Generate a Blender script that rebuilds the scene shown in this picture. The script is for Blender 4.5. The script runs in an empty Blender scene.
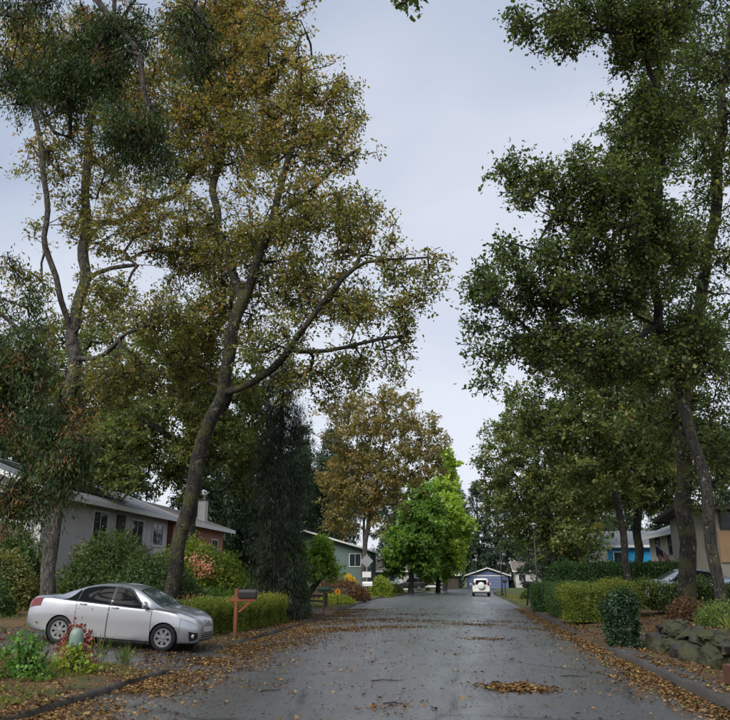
import bpy, bmesh, math, random
import numpy as np
from mathutils import Vector, Matrix
R = math.radians
scene = bpy.context.scene
COL = scene.collection
random.seed(7)

# ---------------------------------------------------------------- camera
cam_data = bpy.data.cameras.new('camera')
cam_data.sensor_fit = 'HORIZONTAL'; cam_data.sensor_width = 36.0; cam_data.lens = 36.0
cam_data.clip_start = 0.05; cam_data.clip_end = 3000
cam = bpy.data.objects.new('camera', cam_data); COL.objects.link(cam)
cam.location = (0, 0, 1.72)
cam.rotation_euler = (R(90 + 16.70), 0, R(7.25))
scene.camera = cam

# ---------------------------------------------------------------- sky and sun (overcast)
SUN_EL, SUN_AZ = 44, 205
world = bpy.data.worlds.new('World'); scene.world = world; world.use_nodes = True
wt = world.node_tree; wt.nodes.clear()
def wn(t, **k):
    n = wt.nodes.new(t)
    for a, b in k.items(): setattr(n, a, b)
    return n
w_out = wn('ShaderNodeOutputWorld'); w_bg = wn('ShaderNodeBackground'); w_bg.inputs['Strength'].default_value = 0.10
w_sky = wn('ShaderNodeTexSky', sky_type='NISHITA', sun_disc=False)
w_sky.sun_elevation = R(SUN_EL); w_sky.sun_rotation = R(SUN_AZ); w_sky.air_density = 1.0; w_sky.dust_density = 3.0
w_tc = wn('ShaderNodeTexCoord'); w_sep = wn('ShaderNodeSeparateXYZ')
w_noise = wn('ShaderNodeTexNoise'); w_noise.inputs['Scale'].default_value = 2.2; w_noise.inputs['Detail'].default_value = 5; w_noise.inputs['Roughness'].default_value = 0.5; w_noise.inputs['Distortion'].default_value = 0.35
w_map = wn('ShaderNodeMapping'); w_map.inputs['Scale'].default_value = (1, 1, 1.8); w_map.inputs['Location'].default_value = (3.1, 0.4, 0.2)
w_add = wn('ShaderNodeMath', operation='MULTIPLY_ADD'); w_add.inputs[1].default_value = 1.0; w_add.inputs[2].default_value = -0.32
w_add2 = wn('ShaderNodeMath', operation='ADD')
w_ramp = wn('ShaderNodeValToRGB')
el = w_ramp.color_ramp.elements
el[0].position = 0.36; el[0].color = (3.6, 3.75, 4.12, 1)
el[1].position = 0.92; el[1].color = (1.98, 2.3, 2.94, 1)
e = el.new(0.6); e.color = (3.02, 3.22, 3.7, 1)
w_mix = wn('ShaderNodeMixRGB'); w_mix.inputs['Fac'].default_value = 0.9
L = wt.links.new
L(w_tc.outputs['Generated'], w_sep.inputs[0]); L(w_tc.outputs['Generated'], w_map.inputs[0]); L(w_map.outputs[0], w_noise.inputs['Vector'])
L(w_noise.outputs['Fac'], w_add.inputs[0]); L(w_sep.outputs['Z'], w_add2.inputs[0]); L(w_add.outputs[0], w_add2.inputs[1])
L(w_add2.outputs[0], w_ramp.inputs[0]); L(w_sky.outputs[0], w_mix.inputs[1]); L(w_ramp.outputs[0], w_mix.inputs[2])
L(w_mix.outputs[0], w_bg.inputs['Color']); L(w_bg.outputs[0], w_out.inputs[0])

sun_d = bpy.data.lights.new('sun', 'SUN'); sun_d.energy = 1.5; sun_d.angle = R(35); sun_d.color = (1.0, 0.97, 0.92)
sun = bpy.data.objects.new('sun', sun_d); COL.objects.link(sun)
sun.rotation_euler = (R(90 - SUN_EL), 0, R(180 - SUN_AZ))
vs = scene.view_settings
vs.view_transform = 'Standard'; vs.look = 'None'; vs.exposure = 1.2; vs.gamma = 1.0; vs.use_curve_mapping = False
cy = scene.cycles
cy.max_bounces = 8; cy.diffuse_bounces = 6; cy.glossy_bounces = 3; cy.transmission_bounces = 4; cy.transparent_max_bounces = 6
cy.caustics_reflective = False; cy.caustics_refractive = False
cy.use_denoising = True

# ---------------------------------------------------------------- helpers: objects and properties
def tag(o, label=None, cat=None, group=None, kind=None):
    if label: o['label'] = label
    if cat: o['category'] = cat
    if group: o['group'] = group
    if kind: o['kind'] = kind
    return o
def empty(name, loc=(0, 0, 0), rz=0.0, rot=None):
    o = bpy.data.objects.new(name, None); COL.objects.link(o)
    o.location = loc; o.rotation_euler = rot if rot else (0, 0, rz); o.empty_display_size = 0.3
    return o
def link(name, me, mat=None, parent=None):
    o = bpy.data.objects.new(name, me); COL.objects.link(o)
    if mat is not None and not me.materials: me.materials.append(mat)
    if parent is not None: o.parent = parent
    return o
def copy_tree(o, parent=None, swap=None):
    c = o.copy(); COL.objects.link(c); c.parent = parent
    if swap and c.type == 'MESH' and c.data.materials and c.data.materials[0] in swap:
        c.data = c.data.copy(); c.data.materials[0] = swap[c.data.materials[0]]
    for ch in [x for x in o.children]: copy_tree(ch, c, swap)
    return c
def unit(v):
    v = np.asarray(v, float); n = np.linalg.norm(v, axis=-1, keepdims=True); return v / np.maximum(n, 1e-9)

class MB:
    """collects simple solids, then links them as ONE mesh object"""
    def __init__(s): s.v = []; s.f = []; s.m = []; s.cur = 0
    def add(s, vs, fs):
        b = len(s.v); s.v += [tuple(map(float, q)) for q in vs]; s.f += [tuple(b + i for i in q) for q in fs]; s.m += [s.cur] * len(fs); return s
    def box(s, x0, x1, y0, y1, z0, z1):
        return s.add([(x0,y0,z0),(x1,y0,z0),(x1,y1,z0),(x0,y1,z0),(x0,y0,z1),(x1,y0,z1),(x1,y1,z1),(x0,y1,z1)],
                     [(0,3,2,1),(4,5,6,7),(0,1,5,4),(1,2,6,5),(2,3,7,6),(3,0,4,7)])
    def hexa(s, p):  # 8 points, bottom ccw then top ccw
        return s.add(p, [(0,3,2,1),(4,5,6,7),(0,1,5,4),(1,2,6,5),(2,3,7,6),(3,0,4,7)])
    def prism(s, poly, d0, d1, axis='y'):
        n = len(poly)
        P = (lambda a, b, d: (a, d, b)) if axis == 'y' else ((lambda a, b, d: (d, a, b)) if axis == 'x' else (lambda a, b, d: (a, b, d)))
        vs = [P(a, b, d0) for a, b in poly] + [P(a, b, d1) for a, b in poly]
        return s.add(vs, [tuple(range(n)), tuple(range(2*n-1, n-1, -1))] + [(i, i+n, (i+1) % n + n, (i+1) % n) for i in range(n)])
    def tube(s, pts, rad, n=8, cap=True):
        pts = np.asarray(pts, float); k = len(pts)
        if np.isscalar(rad): rad = [rad] * k
        T = np.gradient(pts, axis=0); T = unit(T)
        ref = np.array([0.31, 0.17, 0.93]) if abs(T[0][2]) < 0.9 else np.array([0.93, 0.2, 0.1])
        vs = []
        for i in range(k):
            a = unit(np.cross(T[i], ref)); b = np.cross(T[i], a)
            for j in range(n):
                t = 2*math.pi*j/n; vs.append(pts[i] + rad[i]*(math.cos(t)*a + math.sin(t)*b))
        fs = [(i*n+j, i*n+(j+1) % n, (i+1)*n+(j+1) % n, (i+1)*n+j) for i in range(k-1) for j in range(n)]
        if cap: fs += [tuple(range(n-1, -1, -1)), tuple((k-1)*n+j for j in range(n))]
        return s.add(vs, fs)
    def lathe(s, prof, n=24, axis='z', c=(0, 0, 0)):
        vs = []
        for r, h in prof:
            for j in range(n):
                t = 2*math.pi*j/n; a, b = r*math.cos(t), r*math.sin(t)
                vs.append((a+c[0], b+c[1], h+c[2]) if axis == 'z' else ((a+c[0], h+c[1], b+c[2]) if axis == 'y' else (h+c[0], a+c[1], b+c[2])))
        k = len(prof)
        return s.add(vs, [(i*n+j, i*n+(j+1) % n, (i+1)*n+(j+1) % n, (i+1)*n+j) for i in range(k-1) for j in range(n)])
    def mesh(s, name, smooth=False):
        me = bpy.data.meshes.new(name); me.from_pydata(s.v, [], s.f)
        if smooth: me.polygons.foreach_set('use_smooth', [True]*len(me.polygons))
        if any(s.m): me.polygons.foreach_set('material_index', s.m)
        me.update(); return me
    def build(s, name, mat, parent=None, smooth=False, bevel=0):
        me = s.mesh(name, smooth)
        bm = bmesh.new(); bm.from_mesh(me)
        bmesh.ops.recalc_face_normals(bm, faces=bm.faces)
        if bevel: bmesh.ops.bevel(bm, geom=list(bm.edges), offset=bevel, segments=2, affect='EDGES', clamp_overlap=True)
        bm.to_mesh(me); bm.free()
        mats = mat if isinstance(mat, (list, tuple)) else [mat]
        for m in mats: me.materials.append(m)
        return link(name, me, None, parent)
def np_mesh(name, verts, quads, mat, attr=None, smooth=False):
    """fast mesh from numpy; quads (n,4) or (n,3); attr = one float per vertex stored as 'tone'"""
    me = bpy.data.meshes.new(name); k = quads.shape[1]; n = len(quads)
    me.vertices.add(len(verts)); me.vertices.foreach_set('co', np.asarray(verts, np.float32).ravel())
    me.loops.add(n*k); me.loops.foreach_set('vertex_index', np.asarray(quads, np.int32).ravel())
    me.polygons.add(n); me.polygons.foreach_set('loop_start', np.arange(0, n*k, k, dtype=np.int32))
    if smooth: me.polygons.foreach_set('use_smooth', np.ones(n, bool))
    me.update(calc_edges=True)
    if attr is not None:
        a = me.attributes.new('tone', 'FLOAT', 'POINT'); a.data.foreach_set('value', np.asarray(attr, np.float32))
    me.materials.append(mat); return me

# ---------------------------------------------------------------- helpers: materials
def new_mat(name):
    m = bpy.data.materials.new(name); m.use_nodes = True; nt = m.node_tree; nt.nodes.clear()
    out = nt.nodes.new('ShaderNodeOutputMaterial'); return m, nt, out
class NT:
    def __init__(s, nt): s.nt = nt
    def n(s, t, ins=None, **k):
        x = s.nt.nodes.new(t)
        for a, b in k.items(): setattr(x, a, b)
        for a, b in (ins or {}).items():
            if hasattr(b, 'is_output') or isinstance(b, bpy.types.NodeSocket): s.nt.links.new(b, x.inputs[a])
            else: x.inputs[a].default_value = b
        return x
    def ramp(s, fac, stops, interp='LINEAR'):
        r = s.nt.nodes.new('ShaderNodeValToRGB'); r.color_ramp.interpolation = interp; e = r.color_ramp.elements
        while len(e) < len(stops): e.new(0.5)
        for i, (p, c) in enumerate(stops):
            e[i].position = p; e[i].color = (c[0], c[1], c[2], 1) if len(c) == 3 else c
        s.nt.links.new(fac, r.inputs[0]); return r.outputs[0]
    def coord(s, scale=1.0, kind='Object'):
        tc = s.nt.nodes.new('ShaderNodeTexCoord'); mp = s.nt.nodes.new('ShaderNodeMapping')
        mp.inputs['Scale'].default_value = scale if hasattr(scale, '__len__') else (scale,)*3
        s.nt.links.new(tc.outputs[kind], mp.inputs[0]); return mp.outputs[0]
    def noise(s, scale, detail=4, rough=0.55, vec=None, dist=0):
        x = s.n('ShaderNodeTexNoise', {'Scale': scale, 'Detail': detail, 'Roughness': rough, 'Distortion': dist})
        if vec is not None: s.nt.links.new(vec, x.inputs['Vector'])
        return x.outputs['Fac']
    def mix(s, f, a, b, mode='MIX'):
        x = s.nt.nodes.new('ShaderNodeMixRGB'); x.blend_type = mode
        for i, v in enumerate((f, a, b)):
            if isinstance(v, bpy.types.NodeSocket): s.nt.links.new(v, x.inputs[i])
            elif i == 0: x.inputs[0].default_value = v
            else: x.inputs[i].default_value = (v[0], v[1], v[2], 1)
        return x.outputs[0]
    def math(s, op, a, b=0.0):
        x = s.nt.nodes.new('ShaderNodeMath'); x.operation = op
        for i, v in enumerate((a, b)):
            if isinstance(v, bpy.types.NodeSocket): s.nt.links.new(v, x.inputs[i])
            else: x.inputs[i].default_value = v
        return x.outputs[0]
    def bump(s, h, strength=0.3, dist=0.02):
        return s.n('ShaderNodeBump', {'Height': h, 'Strength': strength, 'Distance': dist}).outputs[0]
def world_pos(N, scale=(1, 1, 1)):
    g = N.nt.nodes.new('ShaderNodeNewGeometry'); mp = N.nt.nodes.new('ShaderNodeMapping'); mp.inputs['Scale'].default_value = scale
    N.nt.links.new(g.outputs['Position'], mp.inputs[0]); return mp.outputs[0]
def plain(name, col, rough=0.6, var=0.25, scale=6.0, metal=0.0, bump=0.0, coat=0.0, spec=0.5):
    """a painted / worn surface: base colour broken up by two noises"""
    m, nt, out = new_mat(name); N = NT(nt)
    v = N.coord(1.0); a = N.noise(scale, 5, 0.6, v); b = N.noise(scale*7, 3, 0.6, v)
    f = N.math('ADD', N.math('MULTIPLY', a, 0.7), N.math('MULTIPLY', b, 0.3))
    c = N.ramp(f, [(0.3, [x*(1-var) for x in col]), (0.7, [min(1, x*(1+var*0.6)) for x in col])])
    P = N.n('ShaderNodeBsdfPrincipled', {'Base Color': c, 'Metallic': metal, 'Coat Weight': coat, 'Coat Roughness': 0.05, 'Specular IOR Level': spec})
    nt.links.new(N.math('ADD', N.math('MULTIPLY', b, 0.25), rough-0.12), P.inputs['Roughness'])
    if bump: nt.links.new(N.bump(f, bump, 0.02), P.inputs['Normal'])
    nt.links.new(P.outputs[0], out.inputs[0]); return m
def leaf_mat(name, stops, transl=0.4, rough=0.55, gloss=0.02):
    m, nt, out = new_mat(name); N = NT(nt)
    at = N.n('ShaderNodeAttribute', attribute_name='tone')
    c = N.ramp(at.outputs['Fac'], stops)
    d = N.n('ShaderNodeBsdfDiffuse', {'Color': c}); k = transl*2.2   # light reflected by the blade plus light let through it
    t = N.n('ShaderNodeBsdfTranslucent', {'Color': N.mix(1.0, c, (k, k*0.97, k*0.6), 'MULTIPLY')})
    mx = N.n('ShaderNodeAddShader'); nt.links.new(d.outputs[0], mx.inputs[0]); nt.links.new(t.outputs[0], mx.inputs[1])
    gl = N.n('ShaderNodeBsdfGlossy', {'Roughness': 0.5, 'Color': (1, 1, 1, 1)})
    m2 = N.n('ShaderNodeMixShader', {0: gloss}); nt.links.new(mx.outputs[0], m2.inputs[1]); nt.links.new(gl.outputs[0], m2.inputs[2])
    nt.links.new(m2.outputs[0], out.inputs[0]); return m
def bark_mat(name, c0, c1, moss=0.3, mosscol=(0.085, 0.085, 0.022)):
    m, nt, out = new_mat(name); N = NT(nt)
    wp = world_pos(N); v = world_pos(N, (1, 1, 0.25)); a = N.noise(11, 7, 0.7, v, 0.8); b = N.noise(1.6, 8, 0.72, wp, 0.5); fine = N.noise(38, 4, 0.65, v)
    vor = N.n('ShaderNodeTexVoronoi', {'Vector': N.mix(0.18, v, N.n('ShaderNodeTexNoise', {'Vector': v, 'Scale': 6.0, 'Detail': 4.0}).outputs['Color']), 'Scale': 9.0}, feature='DISTANCE_TO_EDGE').outputs['Distance']
    crack = N.ramp(vor, [(0.0, (0.25, 0.25, 0.25)), (0.10, (1, 1, 1))])
    c = N.ramp(N.math('ADD', N.math('MULTIPLY', a, 0.7), N.math('MULTIPLY', fine, 0.3)), [(0.36, c0), (0.60, c1)])
    c = N.mix(1.0, c, crack, 'MULTIPLY')
    lich = N.ramp(N.noise(5.5, 6, 0.75, wp), [(0.58, (0, 0, 0)), (0.64, (0.75, 0.75, 0.75))]); c = N.mix(lich, c, (0.26, 0.27, 0.23))
    ms = N.ramp(b, [(0.62-moss*0.22, (0, 0, 0)), (0.72-moss*0.22, (1, 1, 1))])
    c = N.mix(N.math('MULTIPLY', ms, 0.8), c, N.ramp(fine, [(0.3, [q*0.45 for q in mosscol]), (0.7, [q*1.3 for q in mosscol])]))
    P = N.n('ShaderNodeBsdfPrincipled', {'Base Color': c, 'Roughness': 0.9})
    h = N.math('ADD', N.math('MULTIPLY', crack, 0.6), N.math('ADD', a, N.math('MULTIPLY', fine, 0.5)))
    nt.links.new(N.bump(h, 1.0, 0.07), P.inputs['Normal']); nt.links.new(P.outputs[0], out.inputs[0]); return m
def glass_mat(name, tint=(0.02, 0.025, 0.03), rough=0.03, spec=0.3):
    m, nt, out = new_mat(name); N = NT(nt)
    P = N.n('ShaderNodeBsdfPrincipled', {'Base Color': (*tint, 1), 'Roughness': rough, 'Specular IOR Level': spec})
    nt.links.new(P.outputs[0], out.inputs[0]); return m

# smooth 0..1 step and 1-D interpolation
def sst(x, a, b):
    t = np.clip((np.asarray(x, float)-a)/(b-a), 0, 1); return t*t*(3-2*t)
def pchip(tab):
    xs = np.array([q[0] for q in tab], float); ys = np.array([q[1] for q in tab], float)
    h = np.diff(xs); d = np.diff(ys)/h; m = np.zeros(len(xs))
    for i in range(1, len(xs)-1):
        if d[i-1]*d[i] > 0:
            w1 = 2*h[i]+h[i-1]; w2 = h[i]+2*h[i-1]; m[i] = (w1+w2)/(w1/d[i-1]+w2/d[i])
    m[0] = d[0]; m[-1] = d[-1]
    def f(x):
        x = np.clip(x, xs[0], xs[-1]); i = np.clip(np.searchsorted(xs, x)-1, 0, len(h)-1)
        t = (x-xs[i])/h[i]; t2 = t*t; t3 = t2*t
        return (2*t3-3*t2+1)*ys[i]+(t3-2*t2+t)*h[i]*m[i]+(-2*t3+3*t2)*ys[i+1]+(t3-t2)*h[i]*m[i+1]
    return f

# ================================================================ the setting: ground, road, kerbs, driveways
kl = pchip([(-30,-5.5),(14.5,-5.5),(20,-5.95),(30,-6.15),(41,-6.75),(70,-7.6),(85,-6.6),(100,-4.6),(117,-3.4),(140,-3.4)])
kr = pchip([(-30,3.55),(20,3.45),(31,3.5),(54,3.6),(87,3.6),(105,4.3),(117,6),(140,6)])
def terrain(x, y):
    x = np.asarray(x, float); y = np.asarray(y, float)
    dl = kl(y)-x; dr = x-kr(y)
    far = 1-0.75*sst(y, 50, 85)
    zl = 0.09+far*(0.06*np.clip(dl, 0, 9)+0.035*np.clip(dl-9, 0, 14))+0.05*np.sin(x*0.9)*np.sin(y*0.7)*sst(dl, 0.6, 3)
    dw = 0.015+0.06*np.clip(dl, 0, 9)+0.035*np.clip(dl-9, 0, 14)
    m = sst(y, 14.0, 14.9)*(1-sst(y, 20.2, 21.0)); zl = zl*(1-m)+dw*m-0.03*m
    bank = 0.10+0.62*sst(dr, 1.35, 1.9)+0.05*np.clip(dr-1.9, 0, 14)
    lawn = 0.09+far*(0.13*np.clip(dr, 0, 4.5)+0.02*np.clip(dr-4.5, 0, 14))
    drv = 0.02+0.05*np.clip(dr, 0, 12)
    m1 = 1-sst(y, 19.3, 20.3); m2 = sst(y, 25.4, 26.6)
    zr = bank*m1+lawn*m2+drv*(1-m1)*(1-m2)
    z = np.where(dl > 0, zl, np.where(dr > 0, zr, -0.06))
    cross = sst(y, 116.5, 117.5)*(1-sst(y, 126.5, 127.5))
    z = z*(1-cross)-0.06*cross
    return z*(1-sst(np.abs(x), 60, 200))*(1-sst(y, 150, 300))
def tz(x, y): return float(terrain(x, y))
xs = np.concatenate([[-900,-400,-200,-120,-80,-60,-50,-42,-36,-31,-27], np.arange(-24, -14, 1.0), np.arange(-14, -2.5, 0.25), [-1,0.5,2], np.arange(2.6, 9, 0.2), np.arange(9.5, 24, 1.0), [27,31,36,42,50,60,80,120,200,400,900]])
ys = np.concatenate([[-300,-120,-60,-30,-18], np.arange(-10, 50, 0.5), np.arange(50, 130, 1.5), [132,136,142,150,165,190,230,300,500,900,1500]])
GX, GY = np.meshgrid(xs, ys); GZ = terrain(GX, GY)
nx, ny = len(xs), len(ys)
idx = np.arange(nx*ny).reshape(ny, nx)
quads = np.stack([idx[:-1,:-1].ravel(), idx[:-1,1:].ravel(), idx[1:,1:].ravel(), idx[1:,:-1].ravel()], 1)

# ground: leaf litter, soil and thin grass
m, nt, out = new_mat('garden_ground'); N = NT(nt); wp = world_pos(N)
sep = N.n('ShaderNodeSeparateXYZ', {0: wp})
litter = N.ramp(N.noise(26, 4, 0.7, wp, 0.8), [(0.28,(0.030,0.018,0.010)),(0.45,(0.10,0.052,0.022)),(0.58,(0.20,0.11,0.04)),(0.72,(0.30,0.19,0.08))])
soil = N.ramp(N.noise(14, 5, 0.7, wp), [(0.3,(0.016,0.012,0.008)),(0.7,(0.05,0.035,0.022))])
grass = N.ramp(N.noise(9, 5, 0.7, wp), [(0.3,(0.035,0.055,0.012)),(0.55,(0.075,0.10,0.02)),(0.75,(0.15,0.14,0.04))])
f1 = N.ramp(N.noise(0.9, 5, 0.65, wp), [(0.42,(0,0,0)),(0.58,(1,1,1))])
c = N.mix(f1, litter, N.mix(N.ramp(N.noise(2.3, 4, 0.6, wp), [(0.4,(0,0,0)),(0.6,(1,1,1))]), soil, litter))
farf = N.math('MULTIPLY', N.ramp(N.math('MULTIPLY', sep.outputs['Y'], 0.01), [(0.42,(0,0,0)),(0.50,(1,1,1))]), N.ramp(N.noise(0.5, 4, 0.6, wp), [(0.30,(0.25,0.25,0.25)),(0.5,(1,1,1))]))
nearg = N.math('MULTIPLY', N.ramp(N.noise(1.4, 4, 0.6, wp), [(0.50,(0,0,0)),(0.62,(1,1,1))]), 0.55)
c = N.mix(N.math('MAXIMUM', farf, nearg), c, grass)
P = N.n('ShaderNodeBsdfPrincipled', {'Base Color': c, 'Roughness': 0.85})
nt.links.new(N.bump(N.noise(30, 4, 0.7, wp), 0.8, 0.05), P.inputs['Normal']); nt.links.new(P.outputs[0], out.inputs[0])
M_GROUND = m
gme = np_mesh('ground', np.stack([GX.ravel(), GY.ravel(), GZ.ravel()], 1), quads, M_GROUND, smooth=True)
tag(link('ground', gme), kind='structure')

# wet asphalt
def asphalt(name, base=0.035, wet=0.5, tint=(1.0, 1.0, 1.06)):
    m, nt, out = new_mat(name); N = NT(nt); wp = world_pos(N); st = world_pos(N, (1, 0.30, 1))
    agg = N.noise(150, 2, 0.7, wp); grit = N.noise(45, 3, 0.7, wp); blot = N.noise(0.50, 7, 0.62, st, 0.5); med = N.noise(2.6, 6, 0.68, st, 0.3)
    vor = N.n('ShaderNodeTexVoronoi', {'Vector': wp, 'Scale': 80.0}).outputs['Distance']
    lane = N.noise(0.75, 3, 0.5, world_pos(N, (1, 0.025, 1)))   # wheel tracks along the road
    f = N.math('ADD', N.math('ADD', N.math('MULTIPLY', blot, 0.45), N.math('MULTIPLY', med, 0.30)), N.math('MULTIPLY', lane, 0.25))
    c = N.ramp(f, [(0.38, [base*0.4*t for t in tint]), (0.60, [base*1.35*t for t in tint])])
    c = N.mix(0.45, c, N.ramp(N.math('ADD', N.math('MULTIPLY', agg, 0.5), N.math('MULTIPLY', grit, 0.5)), [(0.38,(base*0.3,)*3), (0.66,(base*2.8,)*3)]))
    crack = N.n('ShaderNodeTexVoronoi', {'Vector': N.mix(0.25, world_pos(N, (1, 0.55, 1)), N.n('ShaderNodeTexNoise', {'Vector': wp, 'Scale': 1.6, 'Detail': 5.0}).outputs['Color']), 'Scale': 0.42}, feature='DISTANCE_TO_EDGE').outputs['Distance']
    ck = N.math('MULTIPLY', N.ramp(crack, [(0.0,(1,1,1)),(0.022,(0,0,0))]), N.ramp(N.noise(0.35, 2, 0.5, wp), [(0.40,(0,0,0)),(0.48,(1,1,1))]))
    c = N.mix(N.math('MULTIPLY', ck, 0.85), c, (0.006,0.006,0.006))
    film = N.ramp(f, [(0.44,(0.0,)*3), (0.54,(1.0,)*3)])
    P = N.n('ShaderNodeBsdfPrincipled', {'Base Color': c, 'Specular IOR Level': 0.5+0.5*wet, 'Coat IOR': 2.1})
    nt.links.new(N.ramp(film, [(0.0,(0.58-0.06*wet,)*3), (1.0,(0.52-0.12*wet,)*3)]), P.inputs['Roughness'])
    nt.links.new(N.math('MULTIPLY', N.math('ADD', N.math('MULTIPLY', film, 0.6), 0.4), wet), P.inputs['Coat Weight'])
    nt.links.new(N.math('SUBTRACT', N.math('ADD', 0.19, N.math('MULTIPLY', med, 0.26)), N.math('MULTIPLY', film, 0.07)), P.inputs['Coat Roughness'])
    h = N.math('SUBTRACT', N.math('ADD', N.math('MULTIPLY', vor, 0.8), N.math('MULTIPLY', agg, 0.5)), N.math('MULTIPLY', ck, 2.0))
    b = N.n('ShaderNodeBump', {'Height': h, 'Distance': 0.007, 'Strength': 0.6})
    cn = N.n('ShaderNodeBump', {'Height': N.math('ADD', grit, N.math('MULTIPLY', N.noise(9, 3, 0.6, wp), 1.5)), 'Distance': 0.006, 'Strength': 0.5})
    nt.links.new(b.outputs[0], P.inputs['Normal']); nt.links.new(cn.outputs[0], P.inputs['Coat Normal']); nt.links.new(P.outputs[0], out.inputs[0]); return m
M_ROAD = asphalt('wet_asphalt', 0.074, 1.0, (0.97, 1.0, 1.07))
M_DRIVE = asphalt('driveway_asphalt', 0.045, 0.55, (1.05, 1.0, 0.95))
rv = []; ry = np.concatenate([np.arange(-14, 60, 0.8), np.arange(60, 130, 2.0)]); U = np.linspace(0, 1, 23)
for y in ry:
    a, b = float(kl(y)), float(kr(y))
    for u in U:
        x = a+(b-a)*u; rv.append((x, y, 0.02+0.11*(1-(2*u-1)**2)-0.02*math.exp(-((u-0.03)/0.02)**2) + 0.012*math.sin(x*1.3+y*0.35)*math.sin(y*0.21+1)))
k = len(U); idx = np.arange(len(rv)).reshape(len(ry), k)
rq = np.stack([idx[:-1,:-1].ravel(), idx[:-1,1:].ravel(), idx[1:,1:].ravel(), idx[1:,:-1].ravel()], 1)
tag(link('road', np_mesh('road', np.array(rv), rq, M_ROAD, smooth=True)), kind='structure')
def road_z(x, y):
    a, b = kl(y), kr(y); u = (x-a)/(b-a); return 0.02+0.11*(1-(2*u-1)**2)+0.012*np.sin(x*1.3+y*0.35)*np.sin(y*0.21+1)
cb = MB(); cb.add([(-70,117,0.0),(-3.4,117,0.0),(6,117,0.0),(70,117,0.0),(70,127,0.0),(-70,127,0.0)], [(0,1,2,3,4,5)])
tag(cb.build('cross_road', M_ROAD), kind='structure')

def strip(name, x0f, x1f, y0, y1, mat, lift=0.012, n=10, dy=0.5, zf=None):
    yy = np.arange(y0, y1+1e-6, dy); v = []
    for y in yy:
        a, b = x0f(y), x1f(y)
        for i in range(n):
            x = a+(b-a)*i/(n-1); v.append((x, y, (zf(x, y) if zf else tz(x, y))+lift))
    idx = np.arange(len(v)).reshape(len(yy), n)
    q = np.stack([idx[:-1,:-1].ravel(), idx[:-1,1:].ravel(), idx[1:,1:].ravel(), idx[1:,:-1].ravel()], 1)
    return tag(link(name, np_mesh(name, np.array(v), q, mat, smooth=True)), kind='structure')
def drive_zl(x, y): return 0.02+0.06*min(max(float(kl(y))-x, 0), 9)+0.035*max(float(kl(y))-x-9, 0)
strip('driveway', lambda y: -17.0, lambda y: float(kl(y))+0.03, 14.6, 20.4, M_DRIVE, 0.0, 24, 0.4, drive_zl)
strip('driveway', lambda y: -24.0, lambda y: float(kl(y))+0.03, 37.2, 41.6, M_DRIVE, 0.02, 20, 0.4)
strip('driveway', lambda y: float(kr(y))-0.03, lambda y: 17.0, 20.5, 25.2, M_DRIVE, 0.02, 24, 0.4)
strip('driveway', lambda y: float(kr(y))-0.03, lambda y: 16.0, 47.5, 52.0, M_DRIVE, 0.03, 20, 0.5)
strip('driveway', lambda y: -20.0, lambda y: float(kl(y))+0.03, 96.0, 104.0, M_DRIVE, 0.03, 16, 0.8)

M_KERB = plain('old_kerb', (0.055, 0.046, 0.036), 0.85, 0.65, 5.0, bump=0.8)
M_CONC = plain('damp_concrete', (0.06, 0.054, 0.048), 0.7, 0.35, 2.0, bump=0.4)
def kerb(name, xf, sgn, y0, y1, w, h, mat, ramp=0.7):
    prof = [(0, -0.06), (0.02, h*0.75), (0.07, h), (w-0.05, h), (w, h*0.7), (w+0.02, -0.06)]
    v = []; yy = np.arange(y0, y1+1e-6, 0.14 if y1 < 50 else 0.5); kj = np.random.default_rng(int(y0*7+99))
    for y in yy:
        s = min(1, (y-y0)/ramp+0.25, (y1-y)/ramp+0.25); jit = 0.012*math.sin(y*3.1)+0.01*math.sin(y*7.7+1)
        for a, b in prof: v.append((float(xf(y))+sgn*(a+jit+kj.normal(0, 0.010)), y, 0.02+(b*s if b > 0 else b)+(0.6*jit+kj.normal(0, 0.008))*(b > 0)))
    n = len(prof); idx = np.arange(len(v)).reshape(len(yy), n)
    q = np.stack([idx[:-1,:-1].ravel(), idx[:-1,1:].ravel(), idx[1:,1:].ravel(), idx[1:,:-1].ravel()], 1)
    return tag(link(name, np_mesh(name, np.array(v), q, mat, smooth=False)), kind='structure')
kerb('kerb', kl, -1, -8, 14.6, 0.24, 0.095, M_KERB)
kerb('kerb', kl, -1, 20.2, 37.0, 0.24, 0.10, M_KERB)
kerb('kerb', kl, -1, 42.0, 95.0, 0.25, 0.11, M_KERB)
kerb('kerb', kr, 1, -8, 20.1, 0.46, 0.15, M_CONC, 0.3)
kerb('kerb', kr, 1, 25.6, 47.0, 0.30, 0.13, M_KERB)
kerb('kerb', kr, 1, 52.4, 104.0, 0.25, 0.11, M_KERB)

# ---------------------------------------------------------------- leaf clouds (shared by trees, hedges, litter)
def leaf_quads(pos, axis, side, ln, wd, fold=0.25):
    """obovate leaf per point: base, right, tip, left"""
    nrm = np.cross(axis, side)
    ln = ln[:, None]; wd = wd[:, None]
    b = pos; t = pos+axis*ln; mid = pos+axis*ln*0.58+nrm*ln*fold*0.35
    V = np.stack([b, mid+side*wd*0.5, t, mid-side*wd*0.5], 1).reshape(-1, 3)
    Q = np.arange(len(pos)*4).reshape(-1, 4); return V, Q
def rand_unit(rng, n):
    v = rng.normal(size=(n, 3)); return unit(v)

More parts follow.
